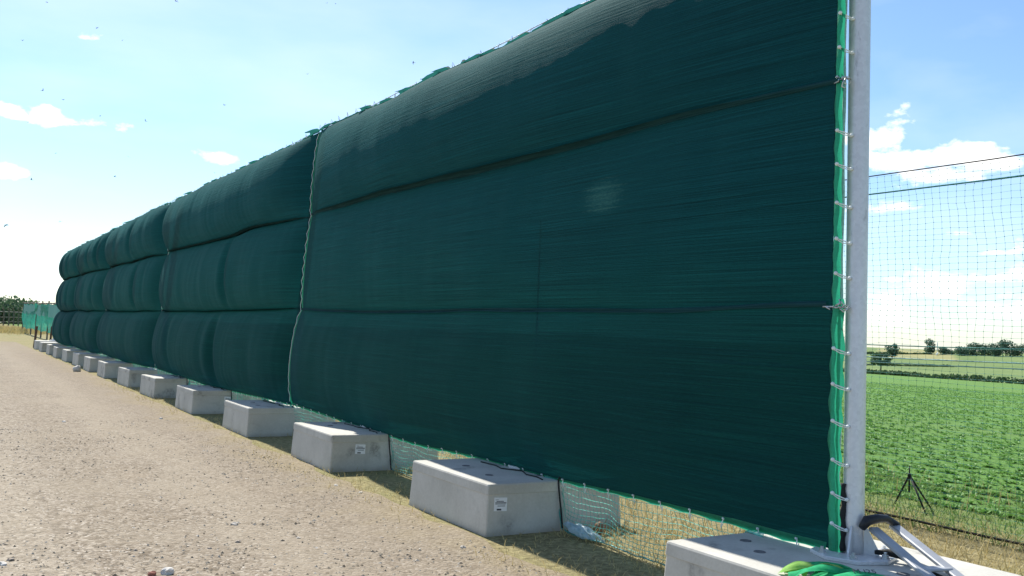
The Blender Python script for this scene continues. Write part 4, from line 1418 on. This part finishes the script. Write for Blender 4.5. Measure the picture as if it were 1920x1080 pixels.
def ribbon(path, w_, mat, name, tw=0.0, seed=0):
    P_ = np.asarray(path, float)
    n_ = 26
    tt = np.linspace(0, len(P_) - 1, n_)
    C = np.stack([np.interp(tt, np.arange(len(P_)), P_[:, k_]) for k_ in range(3)], 1)
    for _ in range(2):
        C[1:-1] = (C[:-2] + 2 * C[1:-1] + C[2:]) / 4
    T_ = np.gradient(C, axis=0)
    T_ /= np.linalg.norm(T_, axis=1)[:, None]
    S_ = np.cross(T_, np.array([0.25, -0.15, 1.0]))
    S_ /= np.linalg.norm(S_, axis=1)[:, None]
    N_ = np.cross(S_, T_)
    a = tw * np.sin(np.linspace(0, 5, n_) + seed)
    S2 = S_ * np.cos(a)[:, None] + N_ * np.sin(a)[:, None]
    V = np.stack([C + S2 * w_ * f + N_ * (0.008 * (1 - f * f) + 0.003 * np.sin(f * 7 + seed)) for f in (-1, -0.5, 0, 0.5, 1)], 1).reshape(-1, 3)
    mb = MB()
    mb.grid(V, n_, 5)
    mb.build(name, mat, t, smooth=True)


G, LM = M['bright_green_ribbon'], M['lime_ribbon']
for q in range(16):
    f = q / 15
    y_ = 0.20 - 0.36 * f
    x_ = -0.10 + 0.06 * math.sin(q * 2.1)
    hgt = 0.018 + 0.030 * math.sin(math.pi * min(1, f * 1.1 + 0.08)) + 0.014 * math.sin(q * 3.3)
    j = lambda s_: random.uniform(-s_, s_)
    ribbon([(x_ - 0.12 + j(.02), y_ + 0.06 + j(.03), 0.008), (x_ - 0.07, y_ + 0.05 + j(.02), hgt * 0.8), (x_ + 0.01 + j(.02), y_ + 0.02, hgt + 0.012), (x_ + 0.10, y_ - 0.02 + j(.03), hgt * 0.9), (x_ + 0.17 + j(.03), y_ - 0.05 + j(.03), 0.012)], 0.014 + 0.012 * random.random(), LM if q in (2, 3, 6) else G, 'strap', 0.6, q)
ribbon([(-0.14, 0.23, 0.012), (-0.11, 0.21, 0.032), (-0.07, 0.18, 0.03), (0.0, 0.17, 0.05)][:3], 0.014, M['blue_ribbon'], 'strap', 0.3, 1)
ribbon([(-0.19, -0.10, 0.05), (-0.10, -0.145, 0.072), (-0.02, -0.19, 0.072), (0.07, -0.245, 0.05)], 0.040, G, 'strap', 0.0, 0)
fc = bpy.data.curves.new('strap_lettering', 'FONT')
fc.body = 'M I25'
fc.size = 0.055
fc.extrude = 0.0006
fc.materials.append(M['ink'])
tx = bpy.data.objects.new('tmp', fc)
COL.objects.link(tx)
dg = bpy.context.evaluated_depsgraph_get()
tme = bpy.data.meshes.new_from_object(tx.evaluated_get(dg))
tme.name = 'strap_lettering'
bpy.data.objects.remove(tx)
tme.materials.clear()
tme.materials.append(M['ink'])
lt = link('strap_lettering', tme, t, (-0.115, -0.155, 0.082))
lt.rotation_euler = (math.radians(14), 0, math.radians(-31))
lt['kind'] = 'stuff'


# ------------------------------------------------------------------ loose stones
def rock_mesh(seed, mat, sq):
    r_ = np.random.default_rng(seed)
    bm = bmesh.new()
    bmesh.ops.create_icosphere(bm, subdivisions=2, radius=1)
    for v in bm.verts:
        n_ = Vector(v.co)
        f_ = 1.0
        for q in range(6):
            a = Vector(r_.standard_normal(3)).normalized()
            f_ = min(f_, (0.55 + 0.35 * r_.random()) / max(0.05, n_.dot(a))) if q < 6 else f_
        v.co = n_ * f_
        v.co.x *= sq[0]
        v.co.y *= sq[1]
        v.co.z *= sq[2]
    me = bpy.data.meshes.new('stone')
    bm.to_mesh(me)
    bm.free()
    me.materials.append(mat)
    return me


RK = [rock_mesh(q, [M['rock'], M['rock_dark'], M['rock_white']][q % 3], (1, 0.7 + 0.05 * q, 0.5 + 0.03 * q)) for q in range(6)]
spots = [(440, 985, .055, 0), (446, 1018, .045, 1), (396, 1005, .03, 1), (393, 1030, .03, 4), (254, 1033, .03, 1), (20, 1052, .045, 1), (4, 1060, .05, 2), (630, 912, .05, 0), (676, 925, .04, 2), (818, 950, .04, 4),
         (825, 990, .035, 1), (868, 1028, .04, 3), (364, 881, .03, 1), (302, 786, .05, 5), (120, 792, .06, 2), (715, 1010, .03, 4), (560, 1010, .03, 3), (610, 1040, .03, 0), (178, 905, .03, 1), (242, 948, .03, 1)]


def px_ground(x, y, z_=0.012):
    """heading and depression of a point on the flat road, turned into metres"""
    d = FWD + RGT * ((x - 960) / 1800) + UPV * ((540 - y) / 1800)
    s_ = (z_ - 1.7) / d.z
    return Vector((0, 0, 1.7)) + d * s_


for q, (x, y, s_, k_) in enumerate(spots):
    p_ = px_ground(x, y)
    s_ *= 0.72
    o = link('stone', RK[k_], None, (p_.x, p_.y, 0.012 + s_ * 0.2))
    o.scale = (s_, s_, s_)
    o.rotation_euler = (random.uniform(-.2, .2), random.uniform(-.2, .2), random.uniform(0, 6))
    kd = ('pale', 'brown', 'whitish')[k_ % 3]
    tag(o, kd + ' angular stone lying loose on the gravel road', 'stone', kd + ' loose stones on the road')
p_ = px_ground(300, 1078)
o = link('stone', rock_mesh(31, M['rock_white'], (1, 0.8, 0.6)), None, (p_.x + 0.05, p_.y, 0.03))
o.scale = (.05, .05, .05)
tag(o, 'white chalky stone at the bottom edge next to a reddish stone', 'stone')
o = link('stone', rock_mesh(32, M['rock_red'], (1, 0.9, 0.7)), None, (p_.x - 0.05, p_.y - 0.01, 0.025))
o.scale = (.032, .032, .032)
tag(o, 'reddish brick fragment at the bottom edge beside a white stone', 'brick fragment')
p_ = px_ground(158, 697)
mb = MB()
mb.blob((0, 0, 0.08), 0.13, 2, 0.5, (0.9, 0.7, 0.9))
tag(mb.build('white_rag', M['rock_white'], None, (p_.x - 0.22, p_.y - 0.1, 0.01), True), 'crumpled white rag on the ground at the foot of the ninth block', 'rag')


# ------------------------------------------------------------------ far left: stakes, teal net, old fence
def stake(x, y, h_, lean_, lab):
    mb = MB()
    mb.box((-0.045, -0.02, 0), (0.045, -0.008, h_))
    mb.box((-0.045, -0.008, 0), (-0.033, 0.05, h_))
    o = mb.build('steel_stake', M['rust'], None, (x, y, 0))
    o.rotation_euler = (lean_ * 0.3, lean_, 0.5)
    tag(o, lab, 'stake', 'rusty stakes at the end of the block row')


p_ = px_ground(64, 652, 0)
stake(p_.x, p_.y, 1.12, 0.07, 'left one of two rusty steel stakes standing on bare ground')
p_ = px_ground(94, 645, 0)
stake(p_.x, p_.y, 1.05, 0.05, 'right one of two rusty steel stakes, partly hidden by the blocks')


def along_ray(x, y, depth):
    d = FWD + RGT * ((x - 960) / 1800) + UPV * ((540 - y) / 1800)
    return Vector((0, 0, 1.7)) + d * depth


A = along_ray(42, 600, 92)
B = along_ray(118, 600, 58)
k = Mat('teal_debris_net')
gr = k.noise(k.co('UV', (1.2, 3, 1)), 1.0, 5, 0.6)
cc = k.ramp(gr, [(0.3, (0.0, 0.34, 0.25)), (0.7, (0.02, 0.50, 0.37))])
k.set(color=cc, rough=0.6)
k.translucent((0.02, 0.50, 0.36), 0.5, k.math('MULTIPLY', k.smooth(gr, 0.35, 0.7), 0.35))
t = thing('teal_net', 'low teal debris net strung between posts behind the screen end', 'net', (A.x, A.y, 0))
nu, nv = 90, 14
u = np.linspace(0, 1, nu)[:, None]
w = np.linspace(0, 1, nv)[None, :]
sagt = -0.12 * np.abs(np.sin(u * math.pi * 7)) + 0.05 * vnoise(u * 20, 0, 500)
X = A.x + (B.x - A.x) * u + 0.12 * vnoise(u * 14, w * 2, 501)
Y = A.y + (B.y - A.y) * u + 0.10 * vnoise(u * 14, w * 2, 502)
Zb, Zt = 0.50 + 0.08 * vnoise(u * 12, 0, 503), 2.78 - 0.35 * u + sagt
Z = Zb + (Zt - Zb) * w
V = np.stack([X + 0 * w, Y + 0 * w, Z], -1).reshape(-1, 3) - np.array([A.x, A.y, 0])
mb = MB()
mb.grid(V, nu, nv)
uv = np.stack([np.repeat(np.linspace(0, 35, nu), nv), np.tile(np.linspace(0, 2.2, nv), nu)], 1)
mb.build('netting', k.m, t, smooth=True, uv=uv)
mb = MB()
mb.grid(np.stack([X[:, :2] - 0.04 + 0 * w[:, :2], Y[:, :2] - 0.04, np.concatenate([Zt - 0.85, Zt - 0.02], 1)], -1).reshape(-1, 3) - np.array([A.x, A.y, 0]), nu, 2)
mb.build('top_fold', M['teal_rope'], t, smooth=True)
mb = MB()
mb.tube(np.stack([X[:, 0], Y[:, 0], Zt[:, 0] + 0.05 - sagt[:, 0] * 0.6], 1) - np.array([A.x, A.y, 0]), 0.05, 5)
mb.build('top_rope', M['wood'], t)
for q in range(8):
    f = q / 7
    mb = MB()
    mb.tube([(0, 0, 0), (0, 0.0, 2.95 - 0.3 * f)], [0.06, 0.05], 7)
    mb.build('post', M['wood'], t, ((B.x - A.x) * f + 0.06, (B.y - A.y) * f + 0.12, 0))

C0, C1 = along_ray(-60, 600, 120), along_ray(60, 600, 150)
t = thing('post_fence', 'old post and wire fence at the far left in front of bushes', 'fence', (C0.x, C0.y, 0))
dv = np.array([C1.x - C0.x, C1.y - C0.y])
for q in range(13):
    f = q / 12
    mb = MB()
    bx_, by_ = dv * f
    mb.tube([(0, 0, 0), (0, 0, 1.9), (-0.05, -0.1, 2.25), (-0.2, -0.35, 2.6)], [0.10, 0.09, 0.08, 0.07], 6)
    mb.build('post', M['wood'], t, (bx_, by_, 0))
for zz_, r_ in ((2.0, 0.07), (1.25, 0.03), (0.6, 0.03)):
    mb = MB()
    mb.tube([(0, 0, zz_), (dv[0] / 2, dv[1] / 2, zz_ - 0.03), (dv[0], dv[1], zz_)], r_, 5)
    mb.build('rail', M['wood'], t)


# ------------------------------------------------------------------ trees and hedges
def crown_mesh(name, lobes, n, leaf, mat, seed):
    r_ = np.random.default_rng(seed)
    vol = np.array([l[3] * l[4] * l[5] for l in lobes]) ** 0.7
    pick = r_.choice(len(lobes), n, p=vol / vol.sum())
    L = np.array(lobes)[pick]
    d = r_.standard_normal((n, 3))
    d /= np.linalg.norm(d, axis=1)[:, None]
    rr_ = (0.35 + 0.65 * r_.random(n) ** 0.45) * (1 + 0.22 * vnoise(d[:, 0] * 3 + pick * 5, d[:, 2] * 3 + d[:, 1] * 2, seed))
    C = L[:, :3] + d * L[:, 3:6] * rr_[:, None]
    a = r_.standard_normal((n, 3)) + d * 0.8
    a /= np.linalg.norm(a, axis=1)[:, None]
    b = np.cross(a, r_.standard_normal((n, 3)))
    b /= np.linalg.norm(b, axis=1)[:, None]
    c_ = np.cross(a, b)
    s_ = leaf * (0.6 + 0.8 * r_.random(n))[:, None]
    V = np.stack([C - b * s_, C - c_ * s_ * 0.6, C + b * s_, C + c_ * s_ * 0.6], 1).reshape(-1, 3)
    return np_mesh(name, V, np.arange(n * 4).reshape(-1, 4), mat, smooth=False)


def tree(name, label, loc, h_, w_, nl, n, leaf, mat, seed, trunk=0.28, group=None, low=0.25, open_=False):
    r_ = random.Random(seed)
    t = thing(name, label, 'tree', loc, group)
    lobes = []
    for q in range(nl):
        a = r_.uniform(0, 6.28)
        f = r_.random()
        zc = h_ * (low + (1 - low) * (0.12 + 0.70 * f))
        rad = w_ * 0.5 * (1 - abs(f - 0.42) * 0.9) * r_.uniform(0.35, 0.75)
        s_ = w_ * r_.uniform(0.16, 0.30) * (0.75 if open_ else 1.15)
        lobes.append((math.cos(a) * rad, math.sin(a) * rad, min(zc, h_ - s_ * 0.7), s_, s_, s_ * (0.5 if open_ else 0.75)))
    me = crown_mesh('crown', lobes, n, leaf, mat, seed)
    link('crown', me, t)
    mb = MB()
    mb.tube([(0, 0, -0.3), (0.02 * h_, 0, h_ * trunk), (0.0, 0.02 * h_, h_ * 0.6)], [0.045 * h_ * 0.7, 0.03 * h_ * 0.8, 0.012 * h_], 7)
    for l in lobes[:7]:
        mb.tube([(0.01 * h_, 0, h_ * trunk), (l[0] * 0.5, l[1] * 0.5, (h_ * trunk + l[2]) / 2 + 0.02 * h_), l[:3]], [0.022 * h_, 0.014 * h_, 0.005 * h_], 5)
    mb.build('trunk', M['bark'], t)
    return t


def on_terrain(px_, dist):
    """a spot on the terrain at a heading (as pixel column at the horizon) and distance"""
    d = FWD + RGT * ((px_ - 960) / 1800) + UPV * ((540 - 655) / 1800)
    s_ = dist / math.hypot(d.x, d.y)
    x, y = d.x * s_, d.y * s_
    return x, y, float(ter(np.array(x), np.array(y)))


GR = 'trees beyond the crop field'
x, y, z_ = on_terrain(1652, 345)
tree('field_tree', 'lone open crowned tree standing in the pasture right of the end pole', (x, y, z_), 7.6, 8.4, 16, 2000, 0.34, M['leaf'], 3, 0.34, GR, 0.38, True)
x, y, z_ = on_terrain(1673, 560)
tree('field_tree', 'round bushy tree right behind the lone pasture tree', (x, y, z_), 8.6, 7.0, 12, 1300, 0.4, M['leaf_blue'], 4, 0.2, GR, 0.05)
x, y, z_ = on_terrain(1744, 620)
tree('field_tree', 'round dark tree on the skyline left end of the tree line', (x, y, z_), 9.2, 7.2, 12, 1300, 0.4, M['leaf_blue'], 5, 0.2, GR, 0.05)
x, y, z_ = on_terrain(1768, 620)
tree('field_tree', 'small dark bush on the skyline right of the round dark tree', (x, y, z_ - 0.5), 5.0, 7.0, 9, 900, 0.4, M['leaf_blue'], 6, 0.2, GR, 0.0)
x, y, z_ = on_terrain(1785, 630)
tree('field_tree', 'low dark shrub in the skyline gap before the long tree line', (x, y, z_ - 0.5), 3.4, 7.0, 8, 700, 0.35, M['leaf_blue'], 16, 0.2, GR, 0.0)
wd = ['first', 'second', 'third', 'fourth', 'fifth', 'sixth', 'seventh', 'eighth']
for q, (px_, h_, w_) in enumerate([(1806, 7.0, 9), (1826, 8.6, 10), (1847, 7.6, 9), (1866, 9.6, 11), (1886, 10.0, 11), (1908, 8.2, 10), (1930, 8.6, 11), (1955, 8.4, 12)]):
    x, y, z_ = on_terrain(px_, 610 + 6 * (q % 3))
    tree('field_tree', 'tall dark tree in the skyline tree line, %s from its left end' % wd[q], (x, y, z_ - 0.6), h_, w_, 14, 1300, 0.42, M['leaf_blue'], 20 + q, 0.2, GR, 0.0)

HG = 'hedges across the pasture'


def hedge(p0, p1, h_, n, lab, seed, mat='hedge', w_=1.6, gaps=0.0):
    x0, y0, z0 = p0
    x1, y1, z1 = p1
    r_ = np.random.default_rng(seed)
    f = r_.random(n)
    if gaps:
        f = f[vnoise(f * 14, 0, seed) > -1 + gaps + 0.3 * r_.random(len(f))]
    n = len(f)
    hh_ = h_ * (0.65 + 0.35 * vnoise(f * 22, 0, seed + 1))
    X = x0 + (x1 - x0) * f + r_.standard_normal(n) * w_ * 0.4
    Y = y0 + (y1 - y0) * f + r_.standard_normal(n) * w_ * 0.4
    Z = ter(X, Y) + hh_ * r_.random(n) ** 1.1
    C = np.stack([X, Y, Z], 1) - np.array([x0, y0, 0])
    b = r_.standard_normal((n, 3))
    b /= np.linalg.norm(b, axis=1)[:, None]
    c_ = np.cross(b, r_.standard_normal((n, 3)))
    c_ /= np.linalg.norm(c_, axis=1)[:, None]
    s_ = 0.35 * h_ ** 0.4 * (0.5 + r_.random(n))[:, None]
    V = np.stack([C - b * s_, C - c_ * s_ * 0.7, C + b * s_, C + c_ * s_ * 0.7], 1).reshape(-1, 3)
    o = link('hedgerow', np_mesh('hedgerow', V, np.arange(n * 4).reshape(-1, 4), M[mat], smooth=False), None, (x0, y0, 0))
    return tag(o, lab, 'hedge', HG)


hl = lambda yv: (HEDGE_LINE(yv), yv, 0)
hedge(hl(300), hl(150), 1.7, 3600, 'long low hedge along the far edge of the crop field', 61, gaps=0.3)
hedge(on_terrain(1610, 330), on_terrain(1700, 318), 1.4, 1300, 'low ragged hedge below the lone pasture tree', 62, gaps=0.2)
hedge(on_terrain(1665, 350), on_terrain(1740, 338), 1.3, 1000, 'short broken hedge right of the lone pasture tree', 63, gaps=0.25)
hedge(on_terrain(1797, 330), on_terrain(1862, 322), 1.1, 800, 'short thin hedge in the middle of the right pasture', 64, gaps=0.25)
hedge(on_terrain(1600, 440), on_terrain(1800, 455), 1.2, 1600, 'thin field boundary along the near edge of the yellow cereal field', 65, gaps=0.2)
hedge(on_terrain(1600, 600), on_terrain(1745, 620), 1.6, 1600, 'thin hedge on the skyline behind the yellow cereal field', 66)

# far left bushes
LB = 'bushes behind the far left fence'
for q, (px_, dist, h_, w_) in enumerate([(-60, 190, 7.6, 12), (-25, 185, 7.0, 11), (8, 185, 6.6, 10), (32, 195, 5.6, 9), (52, 215, 6.2, 8), (74, 235, 5.4, 9), (96, 250, 6.0, 9), (118, 255, 6.2, 10)]):
    d = FWD + RGT * ((px_ - 960) / 1800) + UPV * ((540 - 590) / 1800)
    s_ = dist / math.hypot(d.x, d.y)
    lab = ['bush outside', 'bush just outside', 'tall bush at the far left edge above the old fence', 'lower bush right of the tall one behind the old fence', 'round bush rising above the left end of the teal net', 'low bush behind the middle of the teal net', 'bush just above the right half of the teal net', 'bush peeping out beside the end of the screen'][q]
    if q < 2:
        lab = ['leftmost large bush behind the old fence', 'large bush left of the tall one behind the old fence'][q]
    tree('bush', lab, (d.x * s_, d.y * s_, 0), h_ * 0.74, w_, 13, 1400, 0.30, M['bush'], 80 + q, 0.15, LB, 0.0)
    bpy.data.objects[-1] if False else None

# tufts at the far left fence
tl = []
for q in range(5):
    p_ = along_ray(20 + 5 * q, 600, 100 - 3 * q)
    tl.append((p_.x, p_.y))
Xw = np.concatenate([tx_ + 1.5 * rng.standard_normal(700) for tx_, ty_ in tl] + [-30 + 0 * rng.random(1)])
Yw = np.concatenate([ty_ + 4 * rng.standard_normal(700) for tx_, ty_ in tl] + [80 + 0 * rng.random(1)])
blades('tall_weeds', Xw, Yw, np.zeros(len(Xw)), 0.2, 0.7, M['straw'], 0.5, 0.03, 0.3)


# ------------------------------------------------------------------ irrigation standpipe on the skyline
x, y, z_ = on_terrain(1757, 600)
mb = MB()
mb.tube([(0, 0, 0), (0.3, 0.2, 6.5), (0.9, 0.4, 8.2), (1.7, 0.9, 8.0), (1.5, 0.7, 5.5), (1.2, 0.4, 3.0)], 0.16, 6)
mb.tube([(-3.5, -2, 0.6), (0, 0, 1.1), (2.5, 1.4, 1.6)], 0.35, 6)
tag(mb.build('standpipe', M['cord'], None, (x, y, z_), True), 'pale bent pipe standing by the round dark tree on the skyline', 'pipe')


# ------------------------------------------------------------------ birds
def bird_mesh(flap):
    mb = MB()
    mb.lathe([(0.001, -0.16), (0.012, -0.13), (0.03, -0.05), (0.032, 0.02), (0.022, 0.08), (0.016, 0.11), (0.001, 0.14)], 8)
    V = mb.v[0]
    mb.v[0] = np.stack([V[:, 2], V[:, 0], V[:, 1]], 1)
    for s_ in (-1, 1):
        w0 = [(0.05, 0.02 * s_, 0.01), (0.07, 0.14 * s_, 0.01 + flap * 0.09), (0.0, 0.31 * s_, 0.01 + flap * 0.13), (-0.04, 0.29 * s_, flap * 0.13), (-0.02, 0.13 * s_, flap * 0.08), (-0.04, 0.02 * s_, 0.0)]
        lo = [(a, b, c_ - 0.006) for a, b, c_ in w0]
        mb.add(w0 + lo, [(i, (i + 1) % 6, 6 + (i + 1) % 6, 6 + i) for i in range(6)] + [(0, 1, 4, 5), (1, 2, 3, 4), (11, 10, 7, 6), (10, 9, 8, 7)])
    mb.add([(-0.13, 0.012, 0.003), (-0.24, 0.05, 0.0), (-0.22, 0.0, 0.002), (-0.24, -0.05, 0.0), (-0.13, -0.012, 0.003)], [(0, 1, 2, 4)], [(4, 2, 3)])
    return mb.mesh('bird', M['bird'])


BM_ = [bird_mesh(0.5), bird_mesh(-0.4), bird_mesh(1.0)]
BIRDS = [(330, 2, 34, .7), (88, 4, 42, .1), (80, 170, 40, .1), (118, 187, 42, .2), (11, 422, 30, 1.2), (59, 337, 38, 1.0), (215, 331, 38, 1.1), (113, 415, 45, .3), (273, 227, 44, .8), (421, 197, 44, .8), (775, 117, 42, .9),
         (577, 139, 70, .4), (241, 294, 60, .4), (182, 52, 55, .2), (42, 76, 60, .3), (52, 229, 55, .2), (188, 217, 70, .1), (613, 6, 70, .3), (402, 324, 60, .3), (105, 287, 70, .2), (229, 76, 75, .2), (629, 7, 75, 1)]
BL = {0: 'dark bird at the very top of the sky above the screen', 4: 'dark bird low on the left edge of the sky', 10: 'dark bird close above the top edge of the nearest screen panel', 7: 'small dark bird just left of the far end of the screen'}
for q, (x, y, dep, az) in enumerate(BIRDS):
    p_ = along_ray(x, y, dep)
    o = link('bird', BM_[q % 3], None, p_)
    o.rotation_euler = (random.uniform(-0.5, 0.5), random.uniform(-0.2, 0.2), az * 3)
    o.scale = (0.36, 0.36, 0.36)
    tag(o, BL.get(q, 'small dark bird gliding in the pale sky at upper left'), 'bird', 'birds in the sky' if q not in BL else None)
